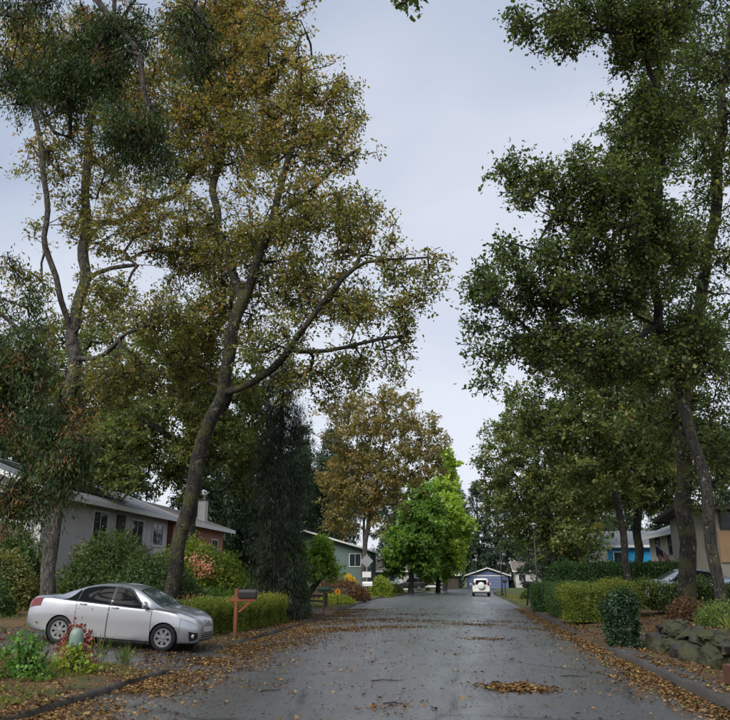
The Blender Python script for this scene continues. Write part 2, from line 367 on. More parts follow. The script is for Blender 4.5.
LITTER = leaf_mat('fallen_leaf', [(0.0,(0.035,0.018,0.010)),(0.25,(0.10,0.050,0.020)),(0.5,(0.185,0.104,0.042)),(0.72,(0.265,0.160,0.066)),(0.88,(0.34,0.228,0.10)),(0.975,(0.36,0.28,0.06)),(1.0,(0.20,0.22,0.04))], 0.12, gloss=0.03)
rngL = np.random.default_rng(11)
def litter(name, label, pts, size=0.085, flat=0.35, zf=None, lift=0.010, tone=0.43):
    n = len(pts); x, y = pts[:, 0], pts[:, 1]
    z = zf(x, y)+lift+rngL.uniform(0, 0.025, n)
    a = rngL.uniform(0, 2*np.pi, n); tilt = rngL.normal(0, flat, n)
    ax = np.stack([np.cos(a)*np.cos(tilt), np.sin(a)*np.cos(tilt), np.abs(np.sin(tilt))*0.8], 1)
    up = unit(np.stack([rngL.normal(0, flat, n), rngL.normal(0, flat, n), np.ones(n)], 1))
    sd = unit(np.cross(up, ax)); ax = unit(ax)
    ln = size*np.clip(rngL.lognormal(-0.05, 0.36, n), 0.35, 1.5); V, Q = leaf_quads(np.stack([x, y, z], 1)-ax*ln[:, None]*0.5, ax, sd, ln, ln*rngL.uniform(0.5, 0.8, n), 0.5)
    tn = np.clip(rngL.normal(tone, 0.29, n), 0, 1)
    o = link(name, np_mesh(name, V, Q, LITTER, np.repeat(tn, 4))); tag(o, label, 'leaves', kind='stuff'); return o
def blotchy(n, xf, y0, y1, ypow=1.0, sc=(0.9, 0.5), thr=0.0):
    """random points, thinned by a blotchy field so that the cover is uneven"""
    y = y0+(y1-y0)*rngL.uniform(0, 1, n)**ypow; x = xf(y, n)
    f = np.sin(x*2.3/sc[0]+np.sin(y*1.1)*1.7)+np.sin(y*1.9/sc[1]*0.5+x*0.7)+np.sin((x+y)*3.7)*0.6
    k = f+rngL.normal(0, 0.8, n) > thr; return np.stack([x[k], y[k]], 1)
gl = lambda y, n: kl(y)+np.abs(rngL.normal(0, 0.42+0.018*np.clip(y, 0, 40), n))*np.where(rngL.uniform(size=n) < 0.85, 1, 2.2)+0.02
gr = lambda y, n: kr(y)-np.abs(rngL.normal(0, 0.31, n))*np.where(rngL.uniform(size=n) < 0.85, 1, 2.4)-0.02
litter('fallen_leaves', 'thick band of brown leaves drifted in the gutter beside the silver car', blotchy(30000, gl, 5.5, 44, 1.35, thr=-0.9), 0.058, 0.24, road_z)
litter('fallen_leaves', 'drift of tan leaves along the concrete kerb below the boulders', blotchy(21000, gr, 5.5, 46, 1.3, thr=-0.7), 0.056, 0.24, road_z)
vl = lambda y, n: kl(y)+0.02-rngL.uniform(0, 1, n)**1.4*6.7
zg = lambda x, y: np.maximum(np.maximum(terrain(x, y), np.where((kl(y)-x < 0.26) & ((y < 14.2) | (y > 20.6)), 0.115, -9)), np.where((y > 14.6) & (y < 20.4), 0.02+0.06*np.clip(kl(y)-x, 0, 9), -9))
litter('fallen_leaves', 'brown and orange leaves scattered over the left verge and driveway', np.concatenate([blotchy(22000, vl, 7.5, 36, 1.3, thr=-0.7)]), 0.062, 0.32, zg)
vr = lambda y, n: kr(y)+0.1+rngL.uniform(0, 1, n)**1.3*3.2
litter('fallen_leaves', 'brown leaves lying between kerb and boulder wall', blotchy(13000, vr, 7.5, 30, 1.2, thr=-0.6), 0.058, 0.32, lambda x, y: np.maximum(terrain(x, y), 0.155*(x-kr(y) < 0.5)))
# on the road: drifts across the carriageway, a heap, scattered single leaves
def drift(cx, cy, lx, ly, n, rot=0.0):
    a = rngL.normal(0, 1, n); b = rngL.normal(0, 1, n); b = b*(0.5+0.7*np.abs(np.sin(a*2.1+cx)))
    x = a*lx; y = b*ly+0.25*ly*np.sin(a*3+cy); c, s = math.cos(rot), math.sin(rot)
    return np.stack([cx+x*c-y*s, cy+x*s+y*c], 1)
D = [drift(0.75, 12.3, 0.26, 0.24, 1000), drift(-2.9, 26.6, 1.1, 0.42, 1000, 0.10), drift(0.3, 28.6, 0.7, 0.40, 500, -0.08), drift(-4.4, 25.2, 0.8, 0.7, 1300, 0.15), drift(-1.6, 30.2, 0.8, 0.5, 420, 0.1),
     drift(1.7, 31.0, 0.6, 0.45, 260), drift(0.6, 22.0, 0.35, 0.2, 200), drift(-3.6, 31.5, 0.9, 0.8, 700), drift(2.3, 27.2, 0.5, 0.6, 260), drift(-0.9, 10.2, 0.3, 0.3, 40), drift(2.9, 14.5, 0.3, 0.6, 220), drift(-2.2, 36, 1.0, 0.8, 300), drift(-4.6, 20.5, 0.5, 1.2, 500), drift(0.9, 12.35, 0.5, 0.45, 90)]
sc_ = blotchy(2600, lambda y, n: rngL.uniform(-5.3, 3.4, n), 6.5, 45, 1.2, thr=0.1)
allp = np.concatenate(D+[sc_]); keep = (allp[:, 0] > kl(allp[:, 1])+0.02) & (allp[:, 0] < kr(allp[:, 1])-0.02)
litter('fallen_leaves', 'wet brown leaves drifted across the middle of the road', allp[keep], 0.066, 0.25, road_z, 0.006, 0.36)
bits = np.stack([rngL.uniform(-5.4, 3.4, 9000), 6.2+26*rngL.uniform(0, 1, 9000)**1.5], 1)
litter('leaf_fragments', 'dark leaf scraps and needles stuck to the wet road', bits, 0.026, 0.12, road_z, 0.002, 0.12)

# ================================================================ trees
BARK_OAK = bark_mat('oak_bark', (0.012,0.010,0.008), (0.05,0.044,0.037), 0.3)
BARK_MOSSY = bark_mat('mossy_bark', (0.012,0.010,0.008), (0.045,0.038,0.030), 0.6)
BARK_PALE = bark_mat('grey_lichen_bark', (0.045,0.04,0.034), (0.16,0.145,0.125), 0.1)
BARK_FIR = bark_mat('fir_bark', (0.03,0.022,0.018), (0.10,0.08,0.065), 0.2)
OAK_GOLD = leaf_mat('oak_leaf_turning', [(0.0,(0.045,0.060,0.018)),(0.35,(0.098,0.112,0.032)),(0.6,(0.150,0.138,0.040)),(0.8,(0.205,0.155,0.046)),(0.93,(0.23,0.125,0.045)),(1.0,(0.26,0.11,0.04))], 0.5)
OAK_OLIVE = leaf_mat('oak_leaf_olive', [(0.0,(0.040,0.066,0.022)),(0.5,(0.092,0.122,0.038)),(0.8,(0.150,0.150,0.042)),(1.0,(0.21,0.15,0.05))], 0.48)
OAK_DARK = leaf_mat('oak_leaf_green', [(0.0,(0.028,0.050,0.018)),(0.5,(0.066,0.094,0.028)),(0.85,(0.135,0.148,0.036)),(1.0,(0.17,0.135,0.042))], 0.45)
OAK_BROWN = leaf_mat('oak_leaf_bronze', [(0.0,(0.055,0.060,0.022)),(0.4,(0.13,0.118,0.040)),(0.75,(0.20,0.155,0.055)),(1.0,(0.26,0.16,0.06))], 0.45)
MAPLE_LIME = leaf_mat('maple_leaf_lime', [(0.0,(0.07,0.125,0.016)),(0.5,(0.155,0.235,0.036)),(1.0,(0.27,0.33,0.055))], 0.55)
MAPLE_GREEN = leaf_mat('maple_leaf_green', [(0.0,(0.045,0.09,0.022)),(0.5,(0.095,0.175,0.036)),(1.0,(0.18,0.26,0.05))], 0.55)
CEDAR = leaf_mat('cedar_spray', [(0.0,(0.014,0.030,0.011)),(0.5,(0.036,0.066,0.020)),(0.82,(0.068,0.10,0.026)),(0.92,(0.13,0.07,0.03)),(1.0,(0.20,0.09,0.04))], 0.3)
FIR = leaf_mat('fir_needles', [(0.0,(0.012,0.028,0.018)),(0.6,(0.030,0.055,0.032)),(1.0,(0.075,0.095,0.045))], 0.25)
SPRUCE = leaf_mat('spruce_needles', [(0.0,(0.012,0.022,0.014)),(0.6,(0.034,0.050,0.030)),(1.0,(0.10,0.105,0.07))], 0.2)

def smooth_path(pts, step):
    pts = np.asarray(pts, float)
    if len(pts) == 2:
        n = max(2, int(np.linalg.norm(pts[1]-pts[0])/step)+1); return pts[0]+(pts[1]-pts[0])*np.linspace(0, 1, n)[:, None]
    P = np.vstack([2*pts[0]-pts[1], pts, 2*pts[-1]-pts[-2]]); o = []
    for i in range(1, len(P)-2):
        n = max(2, int(np.linalg.norm(P[i+1]-P[i])/step)); t = np.linspace(0, 1, n, endpoint=False)[:, None]
        a, b, c, d = P[i-1], P[i], P[i+1], P[i+2]
        o.append(0.5*(2*b+(c-a)*t+(2*a-5*b+4*c-d)*t**2+(3*b-3*c+d-a)*t**3))
    o.append(pts[-1:]); return np.vstack(o)
class Skeleton:
    def __init__(s, rng): s.p = np.zeros((40000, 3)); s.par = np.full(40000, -1); s.ok = np.zeros(40000, bool); s.n = 0; s.rng = rng; s.d = np.zeros((40000, 3))
    def add(s, q, par, ok):
        i = s.n; s.p[i] = q; s.par[i] = par; s.ok[i] = ok
        if par >= 0: s.d[i] = unit(q-s.p[par])
        s.n += 1; return i
    def limb(s, pts, step=0.5, free=0.0, wob=0.06):
        """free = share of the limb, from its start, where no twig may leave it"""
        Q = smooth_path(pts, step); k = len(Q)
        if s.n == 0: last = s.add(Q[0], -1, False); st = 1
        else:
            dd = np.linalg.norm(s.p[:s.n]-Q[0], axis=1); last = int(np.argmin(dd)); st = 1 if dd[last] < 0.35 else 0
        ph = s.rng.uniform(0, 6, 3)
        for i in range(st, k):
            w = wob*np.sin(np.array([1.3, 1.7, 1.1])*i*0.9+ph)*min(1, i/3); last = s.add(Q[i]+w, last, i/k >= free)
    def reach(s, c, step=0.45, sag=0.0):
        n = s.n; ok = np.nonzero(s.ok[:n])[0]; v = c-s.p[ok]; d = np.linalg.norm(v, axis=1)
        al = np.einsum('ij,ij->i', v, s.d[ok])/np.maximum(d, 1e-6)
        j = ok[int(np.argmin(d*(1.25-0.3*al)))]
        a = s.p[j].copy(); D = np.linalg.norm(c-a); k = max(1, int(D/step))
        ctl = a+(c-a)*0.5+s.d[j]*D*0.22+s.rng.normal(0, 0.11, 3)*D+np.array([0, 0, sag*D]); last = j
        for i in range(1, k+1):
            t = i/k; last = s.add((1-t)**2*a+2*t*(1-t)*ctl+t*t*c+(s.rng.normal(0, 0.035, 3) if i < k else 0), last, True)
        return last
    def radii(s, tips, r0, expo=0.385, rmin=0.014):
        cnt = np.zeros(s.n)
        for t in tips: cnt[t] += 1
        ch = np.zeros(s.n, int)
        for i in range(s.n-1, 0, -1): cnt[s.par[i]] += cnt[i]
        cnt = np.maximum(cnt, 0.3); return np.maximum(rmin, r0*(cnt/cnt[0])**expo), cnt
    def mesh(s, name, rad, cnt, mat, flare=1.35, origin=(0, 0, 0)):
        kids = [[] for _ in range(s.n)]
        for i in range(1, s.n): kids[s.par[i]].append(i)
        V = []; F = []; seen = 0; stack = [(0, -1)]; nv = 0
        o = np.array(origin)
        while stack:
            st, par = stack.pop(); ch = [st]
            while kids[ch[-1]]:
                ks = sorted(kids[ch[-1]], key=lambda q: -cnt[q]); ch.append(ks[0])
                for q in ks[1:]: stack.append((q, ch[-2]))
            ids = ([par] if par >= 0 else [])+ch
            if len(ids) < 2: continue
            P = s.p[ids]-o; rr = rad[ids].copy()
            if par >= 0: rr[0] = min(rr[0], rr[1]*1.3)
            else:
                h = P[:, 2]-P[0, 2]; rr = rr*(1+(flare-1)*np.exp(-h/0.45))
            m = rr[min(1, len(rr)-1)]; ns = 12 if m > 0.22 else 8 if m > 0.10 else 5 if m > 0.035 else 3
            T = unit(np.gradient(P, axis=0)); a = np.cross(T, [0.35, 0.87, 0.05]); a = unit(a); b = np.cross(T, a)
            th = np.arange(ns)*2*np.pi/ns
            ring = P[:, None, :]+rr[:, None, None]*(np.cos(th)[None, :, None]*a[:, None, :]+np.sin(th)[None, :, None]*b[:, None, :])
            if m > 0.1:
                lump = 1+0.07*np.sin(th[None, :]*3+P[:, 2:3]*1.7)+0.05*np.sin(th[None, :]*5-P[:, 2:3]*3.1+1)
                ring = P[:, None, :]+(ring-P[:, None, :])*lump[:, :, None]
            k = len(ids); V.append(ring.reshape(-1, 3)); id_ = nv+np.arange(k*ns).reshape(k, ns); nx_ = np.roll(id_, -1, 1)
            F.append(np.stack([id_[:-1].ravel(), nx_[:-1].ravel(), nx_[1:].ravel(), id_[1:].ravel()], 1)); nv += k*ns
        return np_mesh(name, np.vstack(V), np.vstack(F), mat, smooth=True)

def field(rng, wl, k=7):
    """smooth random 3-D field, about -1..1"""
    D = unit(rng.normal(size=(k, 3)))*(2*np.pi/(wl*rng.uniform(0.7, 1.5, (k, 1)))); ph = rng.uniform(0, 6.28, k)
    return lambda q: float(np.sin(D@q+ph).sum()/math.sqrt(k)*0.9)
def sample_blobs(rng, blobs, n, dmin=0.45, depth=0.85, shell=0.42, gaps=0.0, wl=2.2):
    """points in a union of ragged ellipsoids; blob = x, y, z, rx, rz, weight; a random field opens gaps and lets fingers reach out"""
    w = np.array([b[5]*b[3]*b[4] for b in blobs]); w = w/w.sum(); o = []; cell = set(); f1 = field(rng, wl); f2 = field(rng, wl*0.55)
    for _ in range(n*9):
        b = blobs[rng.choice(len(blobs), p=w)]; u = unit(rng.normal(size=3)); e = np.array([u[0]*b[3], u[1]*depth*max(b[3], b[4]), u[2]*b[4]]); c0 = np.array(b[:3])
        q = c0+e*(1.0+0.38*f2(c0+e))*rng.uniform()**shell; key = tuple((q/dmin).astype(int))
        if key in cell or 0.7*f1(q)+0.5*f2(q) < gaps+rng.normal(0, 0.12): continue
        cell.add(key); o.append(q)
        if len(o) >= n: break
    return np.array(o)
def crown_mesh(rng, name, cl, mat, per, rc, ln, wd, twigs=7, droop=0.25, tone=(0.45, 0.2), tone_c=0.16, origin=(0, 0, 0), up=0.25, tz_=None, flat=0.55, twig_mat=None):
    n = len(cl); dirs = rng.normal(size=(n, twigs, 3)); dirs[:, :, 2] = dirs[:, :, 2]*0.75+up; dirs = unit(dirs)*rng.uniform(0.45, 1.15, (n, twigs, 1))
    ct = rng.normal(tone[0], tone_c, n)
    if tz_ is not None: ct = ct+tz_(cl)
    k = rng.integers(int(per*0.6), int(per*1.4)+1, n); ci = np.repeat(np.arange(n), k); N_ = len(ci)
    ti = rng.integers(0, twigs, N_); s = rng.uniform(0.15, 1.05, N_)**0.8
    d = dirs[ci, ti]; pos = cl[ci]+d*(s*rc)[:, None]+rng.normal(0, 0.055+rc*0.04, (N_, 3)); pos[:, 2] -= droop*0.35*rc*s*s
    ax = unit(unit(d)*0.6+rng.normal(0, 0.65, (N_, 3))+np.array([0, 0, -droop]))
    upv = unit(np.array([0, 0, 1.0])+rng.normal(0, flat, (N_, 3))); sd = unit(np.cross(upv, ax))
    L_ = ln*np.clip(rng.lognormal(0, 0.33, N_), 0.4, 1.8); V, Q = leaf_quads(pos, ax, sd, L_, wd*L_/ln*rng.uniform(0.75, 1.2, N_))
    tn = np.clip(ct[ci]+rng.normal(0, tone[1], N_), 0, 1)
    return np_mesh(name, V-np.array(origin), Q, mat, np.repeat(tn, 4))
def oak(name, label, limbs, blobs, n, r0, leafmat, bark, seed, per=110, rc=0.75, ln=0.14, wd=0.085, group=None, dmin=0.5, tone=(0.42, 0.17), tone_c=0.14, cat='tree', tzf=None, flare=1.4, depth=0.85, droop=0.25, sag=0.05, extra=None, fine=2, gaps=-0.12, wl=None):
    rng = np.random.default_rng(seed); sk = Skeleton(rng); q0 = limbs[0][0][0]; base = (q0[0], q0[1], tz(q0[0], q0[1])-0.12); limbs[0][0][0] = base
    for pts, free in limbs: sk.limb(pts, 0.5, free)
    cl = sample_blobs(rng, blobs, n, dmin, depth, gaps=gaps, wl=wl or 3.2*rc+0.8)
    if extra is not None: cl = np.vstack([cl, extra])
    d0 = np.array([np.min(np.linalg.norm(sk.p[:sk.n][sk.ok[:sk.n]]-c, axis=1)) for c in cl]); cl = cl[np.argsort(d0)]
    tips = []
    for c in cl:
        t = sk.reach(c, 0.45, sag); tips.append(t)
        for _ in range(fine):   # fine twigs through the leaf clump
            u = unit(rng.normal(size=3)+np.array([0, 0, 0.2]))*rc*rng.uniform(0.5, 0.9); m = sk.add(sk.p[t]+u*0.5+rng.normal(0, 0.05, 3), t, False); sk.add(sk.p[t]+u, m, False)
    rad, cnt = sk.radii(tips, r0)
    root = empty(name, base)
    link('trunk', sk.mesh('trunk', rad, cnt, bark, flare, base), None, root)
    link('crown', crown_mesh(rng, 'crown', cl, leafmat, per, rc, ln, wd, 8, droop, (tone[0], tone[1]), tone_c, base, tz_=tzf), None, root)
    return tag(root, label, cat, group)
def conifer(name, label, base, H, rb, r0, leafmat, bark, seed, z0=0.15, per=60, ln=0.28, wd=0.06, layers=22, group=None, droop=0.7, sparse=1.0, tone=(0.4, 0.2), cat='tree', powr=0.8, rc=0.6, step=0.8):
    rng = np.random.default_rng(seed); sk = Skeleton(rng); b = np.array(base, float)
    lean = rng.normal(0, 0.02, 2)
    sk.limb([b, b+[lean[0]*H*0.5, lean[1]*H*0.5, H*0.5], b+[lean[0]*H, lean[1]*H, H]], 0.6, 0.05, 0.02); trunk_n = sk.n; tips = [sk.n-1]; cl = [b+[lean[0]*H, lean[1]*H, H-0.2]]
    tp = sk.p[:trunk_n]
    for i in range(layers):
        f = z0+(1-z0)*((i+rng.uniform(-0.3, 0.3))/layers); f = min(max(f, z0), 0.985); z = b[2]+f*H; rr = rb*(1-(f-z0)/(1-z0))**powr*rng.uniform(0.75, 1.15)+0.15
        j = int(np.argmin(np.abs(tp[:, 2]-z))); k = max(3, int(rng.uniform(4, 7)*sparse))
        a0 = rng.uniform(0, 6.28)
        for q in range(k):
            a = a0+q*6.283/k+rng.normal(0, 0.25); Lr = rr*rng.uniform(0.65, 1.1); m = max(1, int(Lr/step)); last = j
            for t in range(1, m+1):
                u = t/m; c = tp[j]+np.array([math.cos(a)*Lr*u, math.sin(a)*Lr*u, -droop*Lr*0.45*u*u+0.10*Lr*u]); last = sk.add(c, last, False)
                if u > 0.2 or m == 1: cl.append(c+rng.normal(0, 0.1, 3))
            tips.append(last)
    rad, cnt = sk.radii(tips, r0, 0.5, 0.015)
    taper = np.clip(1-(sk.p[:trunk_n, 2]-b[2])/H, 0.05, 1); rad[:trunk_n] = r0*taper**0.8
    root = empty(name, base)
    link('trunk', sk.mesh('trunk', rad, cnt, bark, 1.25, base), None, root)
    link('crown', crown_mesh(rng, 'crown', np.array(cl), leafmat, per, rc, ln, wd, 7, droop*1.1, tone, 0.12, base, up=-0.15), None, root)
    return tag(root, label, cat, group)

# ---- left side
lz = tz(-13.2, 25)
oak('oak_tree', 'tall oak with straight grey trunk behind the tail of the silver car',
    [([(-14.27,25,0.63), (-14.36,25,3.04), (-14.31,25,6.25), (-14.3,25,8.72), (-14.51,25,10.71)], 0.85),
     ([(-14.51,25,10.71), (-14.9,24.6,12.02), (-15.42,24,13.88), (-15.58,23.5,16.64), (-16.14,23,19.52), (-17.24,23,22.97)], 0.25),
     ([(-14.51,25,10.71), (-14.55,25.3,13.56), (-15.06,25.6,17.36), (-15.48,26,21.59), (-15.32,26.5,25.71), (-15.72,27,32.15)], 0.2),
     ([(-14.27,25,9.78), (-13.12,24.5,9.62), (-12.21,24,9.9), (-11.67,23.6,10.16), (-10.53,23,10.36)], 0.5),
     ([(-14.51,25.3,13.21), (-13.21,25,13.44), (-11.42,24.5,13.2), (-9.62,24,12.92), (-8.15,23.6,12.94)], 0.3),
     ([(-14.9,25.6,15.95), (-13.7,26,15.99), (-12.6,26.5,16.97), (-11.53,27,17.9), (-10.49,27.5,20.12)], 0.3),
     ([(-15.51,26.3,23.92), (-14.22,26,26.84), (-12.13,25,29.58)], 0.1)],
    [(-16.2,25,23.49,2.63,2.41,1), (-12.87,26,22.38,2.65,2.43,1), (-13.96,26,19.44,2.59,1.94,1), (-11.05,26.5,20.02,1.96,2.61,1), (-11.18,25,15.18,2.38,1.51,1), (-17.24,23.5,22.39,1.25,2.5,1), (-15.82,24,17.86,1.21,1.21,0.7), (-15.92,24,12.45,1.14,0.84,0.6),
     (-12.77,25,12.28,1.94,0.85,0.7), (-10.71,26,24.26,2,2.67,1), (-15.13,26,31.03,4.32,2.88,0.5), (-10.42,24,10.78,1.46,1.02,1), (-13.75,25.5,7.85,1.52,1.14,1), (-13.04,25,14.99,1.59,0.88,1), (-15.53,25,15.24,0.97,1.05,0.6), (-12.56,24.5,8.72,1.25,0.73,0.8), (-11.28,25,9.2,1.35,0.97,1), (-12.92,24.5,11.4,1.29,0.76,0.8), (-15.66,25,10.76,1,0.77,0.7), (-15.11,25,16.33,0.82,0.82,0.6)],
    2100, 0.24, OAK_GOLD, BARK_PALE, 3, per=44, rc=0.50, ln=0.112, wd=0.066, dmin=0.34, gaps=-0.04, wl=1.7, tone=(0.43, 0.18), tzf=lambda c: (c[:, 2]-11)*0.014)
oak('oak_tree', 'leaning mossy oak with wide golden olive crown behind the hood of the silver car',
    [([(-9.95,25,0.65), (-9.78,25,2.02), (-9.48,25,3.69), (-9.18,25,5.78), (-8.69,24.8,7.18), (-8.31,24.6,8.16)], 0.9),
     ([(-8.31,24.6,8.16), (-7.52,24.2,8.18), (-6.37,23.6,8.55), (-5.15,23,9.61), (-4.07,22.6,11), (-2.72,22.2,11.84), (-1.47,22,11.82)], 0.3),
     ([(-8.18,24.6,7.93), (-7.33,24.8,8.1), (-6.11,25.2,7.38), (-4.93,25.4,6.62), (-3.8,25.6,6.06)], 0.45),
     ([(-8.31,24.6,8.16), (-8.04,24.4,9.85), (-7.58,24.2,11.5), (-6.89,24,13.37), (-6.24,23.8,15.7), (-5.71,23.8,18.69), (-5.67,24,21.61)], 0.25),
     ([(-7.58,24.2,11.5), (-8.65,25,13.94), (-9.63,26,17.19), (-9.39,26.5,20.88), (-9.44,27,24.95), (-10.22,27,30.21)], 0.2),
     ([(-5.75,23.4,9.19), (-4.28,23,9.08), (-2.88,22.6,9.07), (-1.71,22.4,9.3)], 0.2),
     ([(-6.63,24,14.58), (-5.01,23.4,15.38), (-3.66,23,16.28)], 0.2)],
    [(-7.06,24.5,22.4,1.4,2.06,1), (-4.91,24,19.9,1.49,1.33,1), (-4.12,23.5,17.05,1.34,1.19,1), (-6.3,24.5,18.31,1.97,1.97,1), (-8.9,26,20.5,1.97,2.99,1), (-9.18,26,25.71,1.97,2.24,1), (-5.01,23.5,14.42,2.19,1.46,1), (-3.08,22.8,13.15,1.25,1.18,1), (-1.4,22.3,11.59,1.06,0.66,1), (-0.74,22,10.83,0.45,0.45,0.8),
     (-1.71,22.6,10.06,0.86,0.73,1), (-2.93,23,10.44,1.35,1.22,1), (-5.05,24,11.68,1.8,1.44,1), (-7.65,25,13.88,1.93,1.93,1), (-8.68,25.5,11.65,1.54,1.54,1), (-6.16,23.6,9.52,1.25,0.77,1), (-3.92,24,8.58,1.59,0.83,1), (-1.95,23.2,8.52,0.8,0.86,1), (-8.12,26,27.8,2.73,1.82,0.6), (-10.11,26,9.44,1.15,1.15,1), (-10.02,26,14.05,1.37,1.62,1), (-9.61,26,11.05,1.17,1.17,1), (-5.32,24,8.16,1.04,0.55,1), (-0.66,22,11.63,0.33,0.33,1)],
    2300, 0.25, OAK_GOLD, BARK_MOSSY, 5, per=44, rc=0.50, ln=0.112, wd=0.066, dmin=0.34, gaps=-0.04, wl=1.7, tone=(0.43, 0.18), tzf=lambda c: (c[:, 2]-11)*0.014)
oak('oak_tree', 'oak with dull olive leaves between the leaning oak and the pink house',
    [([(-13.01,36,0.74), (-13.33,36,4.56), (-13.69,36,8.1), (-13.99,36,10.76), (-14.64,36,13.55)], 0.5), ([(-13.69,36,8.1), (-14.97,35,8.98), (-16.2,34,9.83)], 0.2), ([(-13.76,36,9.15), (-12.24,36,10.71), (-10.94,36,11.75)], 0.2)],
    [(-15.79,35,9.26,2.15,1.64,1), (-13.94,36,11.58,2.65,2.12,1), (-11.43,36,10.68,2.09,2.35,1), (-12.02,35,8.15,2.01,1.4,1), (-17.84,35,8.28,1.64,1.84,1), (-15.36,37,14.18,2.22,1.67,1), (-16.33,35,6.47,1.4,0.9,0.7), (-18.43,36,6.64,1.55,1.04,1), (-11.05,37,7.95,1.57,1.78,1), (-15.09,37,7.24,1.8,1.27,0.8), (-20,36,8.24,1.37,1.58,1)],
    900, 0.24, OAK_OLIVE, BARK_OAK, 8, per=52, rc=0.6, ln=0.17, wd=0.10, tone=(0.45, 0.2))
oak('oak_tree', 'bronze oak with pale trunk rising behind the diamond road sign',
    [([(-9.51,74,0.51), (-9.51,74,3.51), (-9.01,74,7.37), (-8.08,74,11.34), (-7.33,74,16.47)], 0.5), ([(-8.4,74,9.34), (-5.76,73,12.17), (-3.17,72,13.96)], 0.2), ([(-8.71,74,8.35), (-11.11,75,12.55), (-12.19,75,15.72)], 0.2)],
    [(-7.32,74,17.52,3.73,3.11,1), (-3.7,73,14.65,2.62,2.82,1), (-9.94,74,15.48,3.1,3.72,1), (-6.36,73,12.38,3.21,2.81,1), (-11.11,75,12.55,1.87,3.11,1), (-2.22,72,12.45,1.38,1.77,1), (-8.91,74,9.35,3.02,2.82,1), (-11.68,75,18.39,2.34,2.34,1), (-12.88,75,11.55,1.66,2.69,1), (-12.32,75,7.48,1.63,1.63,0.7), (-5.73,74,19.6,1.88,1.46,1)],
    650, 0.24, OAK_BROWN, BARK_PALE, 9, per=54, rc=0.75, ln=0.24, wd=0.15, dmin=0.9, tone=(0.48, 0.18))
oak('maple_tree', 'deep green maple beside the parked black car', [([(-6.14,92,-0.01), (-6.09,92,2.76), (-5.91,92,5.7), (-5.58,92,9.91)], 0.35)],
    [(-6.15,92,5.7,2.69,2.69,1), (-4.25,92,8.68,2.46,2.71,1), (-7.4,92,3.94,1.95,1.46,1), (-3.99,92,4.51,1.7,2.19,1), (-5.05,92,11.74,1.62,1.99,1)], 260, 0.30, MAPLE_GREEN, BARK_OAK, 21, per=80, rc=1.15, ln=0.34, wd=0.26, dmin=0.9, tone=(0.5, 0.2), group=None)
oak('maple_tree', 'lime green maple leaning over the road near the white trailer', [([(-3.03,96,0.05), (-2.84,96,2.2), (-2.5,96,5.24), (-1.99,96,9.59)], 0.35)],
    [(-2.23,96,5.85,2.54,2.79,1), (-0.53,96,7.7,1.91,1.78,1), (-1.86,96,9.59,2.31,2.31,1), (-3.06,96,3.41,1.77,1.51,1), (-1.14,96,4.62,1.77,1.77,1)], 260, 0.28, MAPLE_LIME, BARK_OAK, 22, per=80, rc=1.15, ln=0.34, wd=0.26, dmin=0.9, tone=(0.5, 0.2))
oak('poplar_tree', 'slim column of lime foliage rising above the two maples', [([(-2.42,108,0.24), (-2.2,108,7.06), (-2.03,108,12.71), (-1.85,108,18.24)], 0.45)],
    [(-1.85,108,18.24,1.33,2.06,1), (-1.81,108,14.87,1.9,2.92,1), (-2.07,108,11.28,2.03,2.89,1), (-2.87,108,8.46,2.01,2.3,1)], 180, 0.30, MAPLE_LIME, BARK_OAK, 23, per=75, rc=1.2, ln=0.38, wd=0.26, dmin=0.9, tone=(0.6, 0.2))
oak('japanese_maple', 'low spreading bright green maple behind the split rail fence',
    [([(-9.12,44,0.22), (-8.95,44,0.77), (-8.49,44,1.44), (-8.15,44,2.11)], 0.5), ([(-8.89,44,0.88), (-9.27,44,1.66), (-9.47,44,2.46)], 0.4)],
    [(-8.88,44,2.68,1.18,0.71,1), (-7.91,44,2.45,0.82,0.71,1), (-9.49,44,3.03,0.83,0.59,1), (-8.41,44,3.37,0.71,0.42,1)], 240, 0.20, MAPLE_LIME, BARK_OAK, 24, per=85, rc=0.5, ln=0.15, wd=0.09, dmin=0.3, tone=(0.30, 0.22), droop=0.4)
oak('oak_tree', 'olive oak whose crown shows above the ridge of the lavender house',
    [([(-25.26,47,0.42), (-25.91,47,6.83), (-26.2,47,11.63), (-26.42,47,15.96)], 0.5), ([(-26.12,47,10.92), (-28.08,46,12.88), (-30.52,46,14.38)], 0.2), ([(-26.2,47,11.63), (-23.94,47,13.7), (-22.33,48,15.36)], 0.2)],
    [(-27.66,47,13.81,3.53,2.82,1), (-30.62,46,15.1,2.53,2.81,1), (-24.09,47,15.15,3.1,2.53,1), (-27.26,48,18.57,3.68,2.35,1), (-28.89,46,10.8,2.46,2.05,1), (-22.26,47,11.53,2.48,2.06,1), (-25.38,47,10.21,2.75,1.79,1), (-32.07,46,19.64,1.88,1.73,0.6)],
    620, 0.26, OAK_OLIVE, BARK_OAK, 12, per=52, rc=0.8, ln=0.2, wd=0.12, dmin=0.6, tone=(0.42, 0.2))
conifer('spruce_tree', 'dark weeping spruce shrouded in hanging grey branches at the hedge end', ((-7.62,31,0.19)[0], 31, tz((-7.62,31,0.19)[0], 31)), 11.2, 0.98, 0.30, SPRUCE, BARK_FIR, 31, 0.03, per=150, ln=0.16, wd=0.022, layers=48, droop=1.6, powr=0.30, rc=0.55, step=0.5, sparse=1.3)
